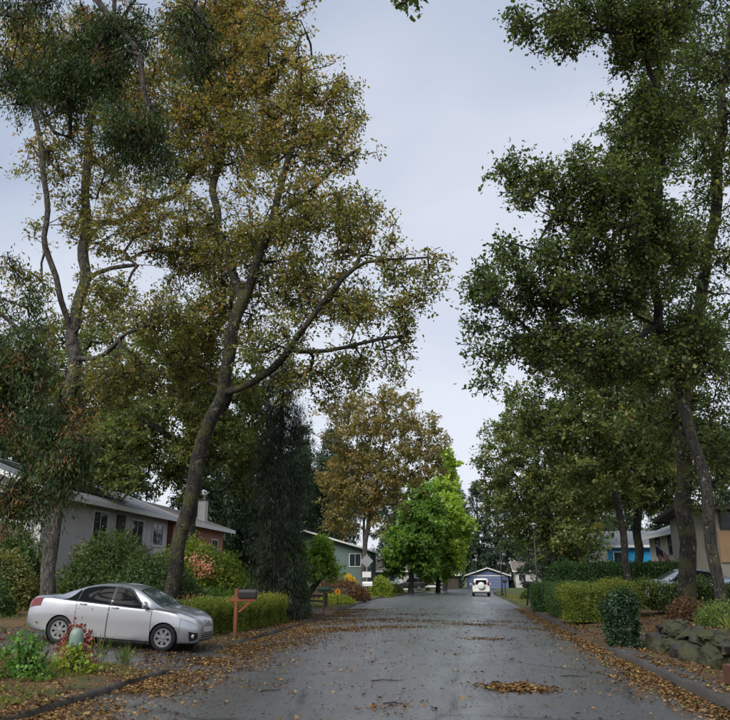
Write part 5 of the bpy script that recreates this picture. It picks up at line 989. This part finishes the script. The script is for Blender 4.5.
def sedan():
    T = dict(ztop=[(0,.80),(.03,.98),(.10,1.055),(.25,1.085),(.50,1.105),(.72,1.15),(1.1,1.29),(1.5,1.41),(1.9,1.465),(2.2,1.478),(2.5,1.462),(2.8,1.395),(3.1,1.255),(3.4,1.095),(3.52,1.035),(3.7,1.00),(4.0,.94),(4.25,.865),(4.4,.79),(4.49,.70),(4.53,.62)],
             zbelt=[(0,.76),(.05,.90),(.2,.97),(.6,1.01),(1.0,.99),(2,.945),(3,.905),(3.5,.90),(3.9,.86),(4.25,.78),(4.42,.70),(4.53,.58)],
             zedge=[(0,.785),(.05,.95),(.2,1.03),(.5,1.06),(.72,1.08),(1.1,1.21),(1.5,1.335),(1.9,1.395),(2.3,1.405),(2.6,1.365),(2.9,1.245),(3.2,1.09),(3.42,.97),(3.55,.945),(4.0,.895),(4.25,.82),(4.42,.74),(4.53,.60)],
             wbelt=[(0,.58),(.04,.70),(.2,.79),(.8,.855),(1.5,.88),(3,.885),(3.6,.86),(4.0,.81),(4.3,.68),(4.45,.55),(4.53,.38)],
             wroof=[(0,.5),(.04,.62),(.2,.69),(.5,.70),(.8,.64),(1.2,.595),(1.8,.575),(2.5,.585),(2.9,.65),(3.3,.73),(3.6,.74),(4.0,.68),(4.3,.56),(4.45,.45),(4.53,.30)],
             wmax=[(0,.64),(.04,.77),(.2,.855),(.6,.895),(1.0,.912),(1.6,.90),(2.4,.90),(3.2,.905),(3.64,.912),(4.0,.88),(4.3,.78),(4.45,.65),(4.53,.46)],
             zmid=[(0,.58),(.3,.64),(1,.66),(2,.60),(3.5,.60),(4.2,.54),(4.53,.46)], zbot=[(0,.40),(.05,.34),(.3,.27),(.7,.22),(1.3,.20),(3.3,.19),(4.0,.20),(4.4,.21),(4.53,.30)])
    T = {k: [(nose(a), b) for a, b in v] for k, v in T.items()}
    S = car_surface(T); X = np.concatenate([[0,.012,.03,.06,.1,.16,.25], np.arange(.35, 4.2, .075), [4.25,4.3,4.35,4.4,4.44,4.48,4.51,4.53]]); X = np.array([nose(q) for q in X]); TT = np.concatenate([[0,.05,.10,.13,.16], np.arange(.2, .5, .04), [.50,.52,.54,.56,.60,.65,.7,.75,.78,.80,.83,.86,.90,.95,1.0]])
    root = empty('parked_car', (0, 0, 0)); AX = (0.99, 3.64)
    me = body_mesh(S, 4.53, AX, 0.352, 0.62, X, TT); me.materials.clear(); link('body', me, SILVER, root)
    for ax in AX:
        for s in (-1, 1):
            MB().lathe([(0.02, s*0.625), (0.349, s*0.625), (0.349, s*0.86)], 36, 'y', (ax, 0, 0.31)).build('wheel_arch_liner', BLACKP, root)
            mb_ = MB(); G = np.zeros((25, 2, 3))
    for s in (-1, 1):
        for (a, b, d, nm) in [(2.20, 3.30, (0.02, -0.02), 'door'), (1.37, 2.17, (-0.02, 0.02), 'door')]:
            seam = MB(); grid_mb(seam, patch(S, a-0.012, b+0.012, .125, .556, 14, 12, .0015, s, d)); seam.build('door_gap', BLACKP, root)
            dr = MB(); grid_mb(dr, patch(S, a, b, .135, .552, 14, 14, .004, s, d)); dr = dr.build('door', SILVER, root, True)
            h = MB(); p = S(a+0.14, .475); h.tube([(a+0.06, s*(p[1]+0.0), p[2]), (a+0.09, s*(p[1]+.035), p[2]+.003), (a+0.22, s*(p[1]+.038), p[2]+.004), (a+0.25, s*(p[1]+.002), p[2])], [.012, .016, .016, .012], 8); h.build('door_handle', SILVER, dr, True)
        # belt trim and glass
        gl_ = MB(); grid_mb(gl_, patch(S, .93, 3.34, .562, .795, 40, 8, .002, s, (0.50, -0.72))); gl_.build('window_frame', BLACKP, root)
        for (a, b, d) in [(2.235, 3.20, (0.0, -0.64)), (1.35, 2.165, (0.0, 0.0)), (1.02, 1.315, (0.26, 0.0))]:
            w = MB(); grid_mb(w, patch(S, a, b, .585, .775, 16, 7, .005, s, d)); w.build('side_window', CARGLASS, root, True)
        mr = MB(); p = S(3.12, .60); c = np.array([3.12, s*(p[1]+0.13), p[2]+0.075]); mr.lathe([(0, -.05), (.06, -.045), (.085, 0), (.075, .05), (.04, .075), (0, .08)], 16, 'x', tuple(c)); mr.tube([(3.16, s*(p[1]-0.02), p[2]+.02), (3.13, s*(p[1]+.08), p[2]+.05)], .022, 8); mr.build('mirror', SILVER, root, True)
        hl_ = MB(); grid_mb(hl_, patch(S, nose(4.02), nose(4.44), .44, .60, 12, 7, .007, s, (-0.10, -0.06))); hl_.build('headlight', LAMPGLASS, root, True)
        tl = MB(); grid_mb(tl, patch(S, .012, .40, .40, .60, 12, 7, .006, s, (0, 0.06))); tl.build('tail_light', TAIL, root, True)
        fg = MB(); p = S(nose(4.40), .23); fg.lathe([(0, .012), (.045, .01), (.052, -.03)], 16, 'x', (nose(4.42), s*(p[1]-.02), .38)); fg.build('fog_light', LAMPGLASS, root, True)
        fs = MB(); grid_mb(fs, patch(S, nose(4.33), nose(4.49), .17, .30, 8, 6, .004, s, (-0.02, 0))); fs.build('bumper_vent', BLACKP, root, True)
        hs = MB(); grid_mb(hs, patch(S, 3.52, nose(4.30), .675, .690, 16, 2, .003, s)); hs.build('bonnet_gap', BLACKP, root)
        bs = MB(); grid_mb(bs, patch(S, nose(4.06), nose(4.068), .14, .44, 2, 10, .003, s)); bs.build('bumper_gap', BLACKP, root)
        cr = MB(); grid_mb(cr, patch(S, 1.38, 3.27, .405, .416, 24, 3, .007, s)); cr.build('side_crease', SILVER, root, True)
        si = MB(); grid_mb(si, patch(S, 1.36, 3.27, .06, .118, 20, 4, .006, s)); si.build('sill', BLACKP, root, True)
    ws = MB()
    for s in (-1, 1): grid_mb(ws, patch(S, 2.83, 3.50, .845, 1.0, 12, 9, .005, s, (-0.06, 0)))
    ws.build('windscreen', WSGLASS, root, True)
    rw = MB()
    for s in (-1, 1): grid_mb(rw, patch(S, .74, 1.52, .845, 1.0, 12, 9, .005, s, (0, .02)))
    rw.build('rear_window', CARGLASS, root, True)
    g = MB(); g.hexa([(4.374, -.46, .27), (4.412, -.42, .27), (4.412, .42, .27), (4.374, .46, .27), (4.354, -.52, .44), (4.419, -.40, .44), (4.419, .40, .44), (4.354, .52, .44)]); g.build('grille', BLACKP, root, bevel=.008)
    for zz in (.315, .365, .41): MB().box(4.404, 4.429, -.40, .40, zz-.008, zz+.008).build('grille_bar', CHROME, root)
    MB().box(4.414, 4.436, -.26, .26, .46, .57).build('number_plate', PLATE, root, bevel=.004)
    e_ = MB(); e_.lathe([(0, .012), (.06, .01), (.07, 0)], 20, 'x', (4.392, 0, .665)); e_.build('badge', CHROME, root, True)
    for ax in AX:
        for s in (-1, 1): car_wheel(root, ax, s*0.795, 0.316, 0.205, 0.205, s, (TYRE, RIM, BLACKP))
    return root
def place_car(root, xw, yw, zw, head, pitch=0.0, ref=(3.64, 0)):
    """puts the car so that its point ref (x, y in the car's frame) stands at xw, yw, zw"""
    Rm = Matrix.Rotation(head, 3, 'Z') @ Matrix.Rotation(pitch, 3, 'Y'); root.rotation_euler = Rm.to_euler(); p = Rm @ Vector((ref[0]*root.scale[0], ref[1]*root.scale[1], 0)); root.location = (xw-p.x, yw-p.y, zw-p.z)
car = sedan(); tag(car, 'silver four door saloon parked nose out on the leafy driveway', 'car')
car.scale = (0.985, 0.985, 0.985)
place_car(car, -7.0, 17.5, 0.095, R(-0.5), math.atan(0.06), (3.64, -0.82))
car.scale = car.scale
c2 = copy_tree(car, None, {SILVER: BLUECAR}); tag(c2, 'silver blue saloon parked behind the long hedge', 'car'); place_car(c2, 9.6, 34.2, tz(9.6, 34.2), R(180), 0, (2.2, 0))
c3 = copy_tree(car, None, {SILVER: DARKCAR}); tag(c3, 'dark grey saloon parked below the tan house', 'car'); place_car(c3, 14.2, 33.4, tz(14.2, 33.4), R(185), 0, (2.2, 0))
def suv(paint, spare=True):
    T = dict(ztop=[(0,1.05),(.02,1.35),(.06,1.58),(.15,1.68),(.5,1.72),(1.6,1.73),(2.2,1.68),(2.5,1.57),(3.0,1.16),(3.1,1.10),(3.6,1.04),(4.0,.94),(4.12,.85),(4.18,.70)],
             zbelt=[(0,1.0),(.02,1.02),(.3,1.05),(2.9,1.02),(3.2,1.0),(3.8,.93),(4.1,.8),(4.18,.62)], zedge=[(0,1.03),(.02,1.30),(.06,1.50),(.15,1.60),(.5,1.63),(1.6,1.64),(2.2,1.58),(2.5,1.46),(2.9,1.12),(3.1,1.06),(3.6,1.0),(4.0,.89),(4.18,.66)],
             wbelt=[(0,.74),(.03,.80),(.2,.84),(3,.85),(3.8,.80),(4.1,.64),(4.18,.45)], wroof=[(0,.60),(.06,.62),(.3,.66),(2,.66),(2.5,.70),(3.0,.78),(3.6,.74),(4.1,.55),(4.18,.35)],
             wmax=[(0,.76),(.03,.83),(.2,.87),(3,.88),(3.8,.84),(4.1,.70),(4.18,.5)], zmid=[(0,.72),(4.18,.66)], zbot=[(0,.45),(.1,.36),(.6,.30),(3.6,.28),(4.18,.36)])
    S = car_surface(T); X = np.concatenate([[0,.01,.02,.04,.06,.1,.15,.25], np.arange(.4, 3.9, .14), [3.95,4.05,4.1,4.15,4.18]]); TT = np.concatenate([[0,.05,.10,.16], np.arange(.2, .5, .06), [.50,.53,.56,.62,.70,.76,.80,.86,.93,1.0]])
    root = empty('parked_suv'); AX = (.78, 3.25); me = body_mesh(S, 4.18, AX, .39, .6, X, TT); me.materials.clear(); link('body', me, paint, root)
    for s in (-1, 1):
        for (a, b, d) in [(1.85, 2.75, (0, -.40)), (.95, 1.78, (0, 0)), (.25, .88, (0.08, 0))]:
            w = MB(); grid_mb(w, patch(S, a, b, .58, .775, 10, 6, .006, s, d)); w.build('side_window', CARGLASS, root, True)
        MB().box(-.012, .05, s*.70-.09, s*.70+.09, 1.0, 1.32).build('tail_light', TAIL, root, bevel=.01)
        m_ = MB(); m_.lathe([(0,-.06),(.09,-.05),(.10,.03),(0,.07)], 12, 'x', (2.75, s*.98, 1.12)); m_.build('mirror', paint, root, True)
        hl_ = MB(); grid_mb(hl_, patch(S, 3.95, 4.15, .42, .58, 6, 5, .008, s)); hl_.build('headlight', LAMPGLASS, root, True)
    ws = MB()
    for s in (-1, 1): grid_mb(ws, patch(S, 2.33, 2.95, .85, 1.0, 8, 7, .006, s))
    ws.build('windscreen', WSGLASS, root, True)
    MB().hexa([(-.016, -.58, 1.10), (.10, -.58, 1.10), (.10, .58, 1.10), (-.016, .58, 1.10), (.045, -.52, 1.54), (.15, -.52, 1.54), (.15, .52, 1.54), (.045, .52, 1.54)]).build('rear_window', CARGLASS, root, bevel=.01)
    MB().box(-.09, .10, -.80, .80, .42, .60).build('rear_bumper', paint if spare else BLACKP, root, bevel=.03)
    MB().box(-.10, -.089, -.24, .24, .62, .74).build('number_plate', PLATE, root)
    if spare:
        sp = MB(); sp.lathe([(0, -.24), (.25, -.24), (.335, -.21), (.345, -.14), (.335, -.03), (0, -.012)], 28, 'x', (0, 0, 1.0)); sp.build('spare_wheel_cover', paint, root, True)
    for ax in AX:
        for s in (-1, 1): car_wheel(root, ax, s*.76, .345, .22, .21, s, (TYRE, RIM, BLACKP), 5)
    return root
sv = suv(WHITECAR); tag(sv, 'white off roader with covered spare wheel parked at the right kerb', 'car'); place_car(sv, 1.85, 76.0, 0.09, R(90), 0, (0, 0))
sb = suv(BLACKCAR, False); tag(sb, 'black estate car parked under the green maple', 'car'); place_car(sb, -7.3, 106.5, tz(-7.3, 106.5)+0.05, R(184), 0, (2.1, 0))
# low white trailer
tr = empty('trailer', (-4.9, 109.5, 0.06)); tag(tr, 'low white flat trailer parked beside the lime maple', 'trailer')
MB().box(-1.3, 1.3, -.75, .75, .50, .78).build('bed', M_WHITE, tr, bevel=.03); MB().tube([(1.3, 0, .55), (2.1, 0, .5)], .05, 8).build('drawbar', M_WHITE, tr)
for s in (-1, 1): MB().lathe([(0, -.09), (.22, -.09), (.28, -.06), (.28, .06), (.22, .09), (0, .09)], 20, 'y', (0, s*.86, .28)).build('wheel', TYRE, tr)
MB().tube([(1.9, 0, .5), (1.9, 0, 0)], .03, 8).build('jockey_stand', M_DARK, tr)

# ================================================================ mailboxes, signs, lamps, fence
M_CEDARW = plain('orange_stained_wood', (0.24,0.07,0.028), 0.7, 0.35, 8.0, bump=0.3); M_GREENMB = plain('dark_green_metal', (0.012,0.055,0.03), 0.4, 0.2); M_GALV = plain('galvanised_steel', (0.30,0.31,0.32), 0.5, 0.2, metal=0.5); M_OLDWOOD = plain('weathered_wood', (0.10,0.075,0.055), 0.85, 0.4, 8.0, bump=0.4)
def box_profile(w, h, n=8): return [(-w/2, 0), (w/2, 0)]+[(w/2*math.cos(math.pi*i/n), h-w/2+w/2*math.sin(math.pi*i/n)) for i in range(n+1)]
def mailbox(label, x, y, z, boxmat, postmat, rz=0.0, ph=1.05, w=.19, h=.22, l=.48, style='post', lean=0.0, group=None, flag=True):
    root = empty('mailbox', (x, y, z), rot=(0, lean, rz)); tag(root, label, 'mailbox', group)
    if style == 'cross':
        MB().box(-.05, .05, -.05, .05, -.1, 1.32).build('post', postmat, root, bevel=.008); MB().box(-.20, .60, -.051+.0, .0505, .96, 1.06).build('arm', postmat, root, bevel=.006)
        MB().hexa([(.05,-.035,.66),(.13,-.035,.66),(.13,.035,.66),(.05,.035,.66),(.36,-.035,.955),(.46,-.035,.955),(.46,.035,.955),(.36,.035,.955)]).build('brace', postmat, root); zt, x0 = 1.064, .075
    else:
        MB().box(-.045, .045, -.045, .045, -.1, ph).build('post', postmat, root, bevel=.006); zt, x0 = ph+.003, -l/2
        MB().box(-l*.42, l*.42, -w*.42, w*.42, ph-.022, ph).build('shelf', postmat, root)
    b = MB(); b.prism([(a, q+zt) for a, q in box_profile(w, h)], x0, x0+l, 'x'); b = b.build('box', boxmat, root, bevel=.004)
    d = MB(); d.prism([(a*1.04, q*1.02+zt-.002) for a, q in box_profile(w, h)], x0+l+.001, x0+l+.016, 'x'); d = d.build('door', boxmat, root); MB().box(x0+l+.017, x0+l+.035, -.02, .02, zt+h*.72, zt+h*.80).build('latch', M_GALV, d)
    if flag: MB().box(x0+l*.55, x0+l*.60, w/2+.003, w/2+.012, zt+.08, zt+.26).build('signal_flag', plain('flag_paint', (0.35,0.03,0.02), 0.5), root)
    return root
mailbox('black mailbox on a red stained wooden cross post by the hedge', -6.62, 22.0, tz(-6.62, 22.0), M_DARK, M_CEDARW, R(2), style='cross', w=.20, h=.25, l=.50)
mailbox('dark green mailbox on a thin wooden post before the fence', -7.02, 38.6, tz(-7.02, 38.6), M_GREENMB, M_OLDWOOD, R(-10), 1.02, .26, .22, .62, flag=False)
mailbox('white mailbox on a dark post beside the diamond sign', -7.75, 62.5, tz(-7.75, 62.5), M_WHITE, M_DARK, R(0), 1.05, .34, .36, .80, flag=False)
mailbox('small black mailbox on a post beyond the diamond sign', -8.1, 78.5, tz(-8.1, 78.5), M_DARK, M_DARK, R(0), 1.15, .36, .40, .6, flag=False)
mailbox('leaning black mailbox on a curved dark post by the right lawn', 3.95, 48.6, tz(3.95, 48.6), M_DARK, M_DARK, R(200), 1.05, .36, .40, .62, lean=R(-9), flag=False)
mailbox('slim dark mailbox post on the far right lawn', 3.95, 72.0, tz(3.95, 72.0), M_DARK, M_DARK, R(180), 1.3, .22, .26, .42, flag=False)
# road sign seen from behind
sg = empty('road_sign', (-8.55, 68.5, tz(-8.55, 68.5)-.02)); tag(sg, 'grey back of a diamond road sign with white plate below', 'sign')
MB().box(-.045, .045, -.03, .03, -.2, 3.85).build('post', M_GALV, sg); MB().box(-.10, .10, -.10, .10, -.1, .35).build('footing', M_DARK, sg, bevel=.02)
MB().prism([(0, 2.58), (.60, 3.18), (0, 3.78), (-.60, 3.18)], -.045, -.034, 'y').build('diamond_plate', M_GALV, sg); MB().box(-.40, .40, -.06, -.046, 1.75, 2.25).build('lower_plate', M_WHITE, sg, bevel=.004)
for z in (2.7, 3.6): MB().lathe([(0, -.052), (.03, -.05), (.03, -.045)], 10, 'y', (0, 0, z)).build('bolt', M_DARK, sg)
M_ORANGE = plain('orange_sign_paint', (0.85,0.33,0.01), 0.5, 0.08)
og = empty('small_sign', (-7.95, 48.6, tz(-7.95, 48.6)-.02)); tag(og, 'small orange diamond marker sign by the flower bed', 'sign')
MB().box(-.02, .02, -.02, .02, -.1, .95).build('stake', M_DARK, og); MB().prism([(0, .60), (.22, .82), (0, 1.04), (-.22, .82)], -.035, -.022, 'y').build('diamond_plate', M_ORANGE, og); MB().box(-.03, .03, -.040, -.0355, .74, .90).build('symbol', M_DARK, og)
# lamps
def lamp(label, x, y, H_, head=True, name='street_lamp'):
    z = tz(x, y); root = empty(name, (x, y, z)); tag(root, label, 'street lamp' if head else 'pole')
    MB().tube([(0, 0, -.2), (0, 0, .5), (0, 0, H_)], [.085, .07, .05], 12).build('pole', M_DARK, root, True); MB().lathe([(.13, -.05), (.13, .25), (.09, .32), (.085, .6)], 14).build('base_sleeve', M_DARK, root)
    if head:
        MB().lathe([(.05, H_-.05), (.10, H_), (.10, H_+.08)], 14).build('fitter', M_DARK, root)
        MB().lathe([(.08, H_+.08), (.13, H_+.22), (.15, H_+.34), (.12, H_+.38)], 16).build('globe', plain('lamp_globe', (0.25,0.27,0.29), 0.3, 0.05), root, True)
        MB().lathe([(.26, H_+.36), (.20, H_+.44), (.08, H_+.50), (0, H_+.54)], 16).build('cap', M_GALV, root, True)
    else: MB().lathe([(.052, H_-.02), (.056, H_), (0, H_+.07)], 12).build('cap', M_DARK, root)
    return root
lamp('black street lamp with pale lantern above the clipped hedges', 5.55, 58, 5.0); lamp('slim black pole beside the far right lawn', 3.95, 78, 5.2, False, 'utility_pole')
lamp('thin dark pole beside the blue house', 2.2, 121, 4.6, False, 'utility_pole')
# split rail fence
fr = empty('rail_fence', (-9.8, 44.0, tz(-9.8, 44.0))); tag(fr, 'low dark split rail fence by the left driveway', 'fence')
fp = [(-7.9, 44.2), (-9.9, 43.9), (-11.9, 43.6), (-13.9, 43.3)]
for (x, y) in fp: MB().box(x-.07+9.8, x+.07+9.8, y-.07-44, y+.07-44, tz(x, y)-fr.location.z-.2, tz(x, y)-fr.location.z+.78).build('post', M_OLDWOOD, fr, bevel=.01)
for (a, b) in zip(fp[:-1], fp[1:]):
    for h_ in (.32, .62):
        za, zb = tz(*a)-fr.location.z+h_, tz(*b)-fr.location.z+h_; MB().tube([(a[0]+9.8, a[1]-44.0-.09, za), ((a[0]+b[0])/2+9.8, (a[1]+b[1])/2-44-.1, (za+zb)/2-.02), (b[0]+9.8, b[1]-44-.09, zb)], [.06, .065, .06], 6).build('rail', M_OLDWOOD, fr)
ff = empty('rail_fence', (-11, 54.5, tz(-11, 54.5))); tag(ff, 'long grey rail fence in front of the brown shrub mound', 'fence')
fq = [(-8.4, 55.5), (-10.6, 55.2), (-12.8, 54.9), (-15, 54.6), (-17.2, 54.3)]
for (x, y) in fq: MB().box(x-.08+11, x+.08+11, y-.08-54.5, y+.08-54.5, tz(x, y)-ff.location.z-.2, tz(x, y)-ff.location.z+.95).build('post', M_OLDWOOD, ff, bevel=.01)
for (a, b) in zip(fq[:-1], fq[1:]):
    for h_ in (.40, .80):
        za, zb = tz(*a)-ff.location.z+h_, tz(*b)-ff.location.z+h_; MB().hexa([(b[0]+11, b[1]-54.5-.13, zb-.09), (a[0]+11, a[1]-54.5-.13, za-.09), (a[0]+11, a[1]-54.5-.085, za-.09), (b[0]+11, b[1]-54.5-.085, zb-.09), (b[0]+11, b[1]-54.5-.13, zb+.09), (a[0]+11, a[1]-54.5-.13, za+.09), (a[0]+11, a[1]-54.5-.085, za+.09), (b[0]+11, b[1]-54.5-.085, zb+.09)]).build('rail', M_OLDWOOD, ff)
# wheelie bin
bn = empty('wheelie_bin', (-13.4, 58.5, tz(-13.4, 58.5))); tag(bn, 'dark blue wheeled bin behind the fences', 'bin'); M_BIN = plain('bin_blue', (0.012,0.03,0.16), 0.5, 0.15)
MB().hexa([(-.25,-.28,.06),(.25,-.28,.06),(.25,.28,.06),(-.25,.28,.06),(-.31,-.36,1.0),(.31,-.36,1.0),(.31,.36,1.0),(-.31,.36,1.0)]).build('tub', M_BIN, bn, bevel=.03); MB().hexa([(-.33,-.38,1.003),(.33,-.38,1.003),(.33,.38,1.003),(-.33,.38,1.003),(-.30,-.34,1.08),(.30,-.34,1.08),(.30,.30,1.12),(-.30,.30,1.12)]).build('lid', M_BIN, bn, bevel=.015)
for s in (-1, 1): MB().lathe([(0,-.03),(.10,-.03),(.10,.03),(0,.03)], 14, 'x', (s*.29, .27, .10)).build('wheel', TYRE, bn)
# fallen sticks on the road
for i, (x, y, a, l) in enumerate([(-1.25, 12.8, .2, .55), (-0.9, 10.5, -.15, .4), (0.35, 12.0, 2.4, .25), (1.9, 14.2, .1, .5), (-2.9, 11.6, .5, .3)]):
    z = float(road_z(x, y)); mb = MB(); c, s = math.cos(a)*l/2, math.sin(a)*l/2; mb.tube([(-c, -s, .012), (-c*.3, -s*.3+.03, .022), (c*.4, s*.4-.02, .016), (c, s, .02)], [.011, .010, .008, .004], 6); mb.tube([(c*.1, s*.1, .018), (c*.3-s*.3, s*.3+c*.3, .03)], [.007, .003], 5)
    o = mb.build('stick', STEM); o.location = (x, y, z); tag(o, 'dark fallen stick lying on the wet road', 'stick', 'sticks on the road')
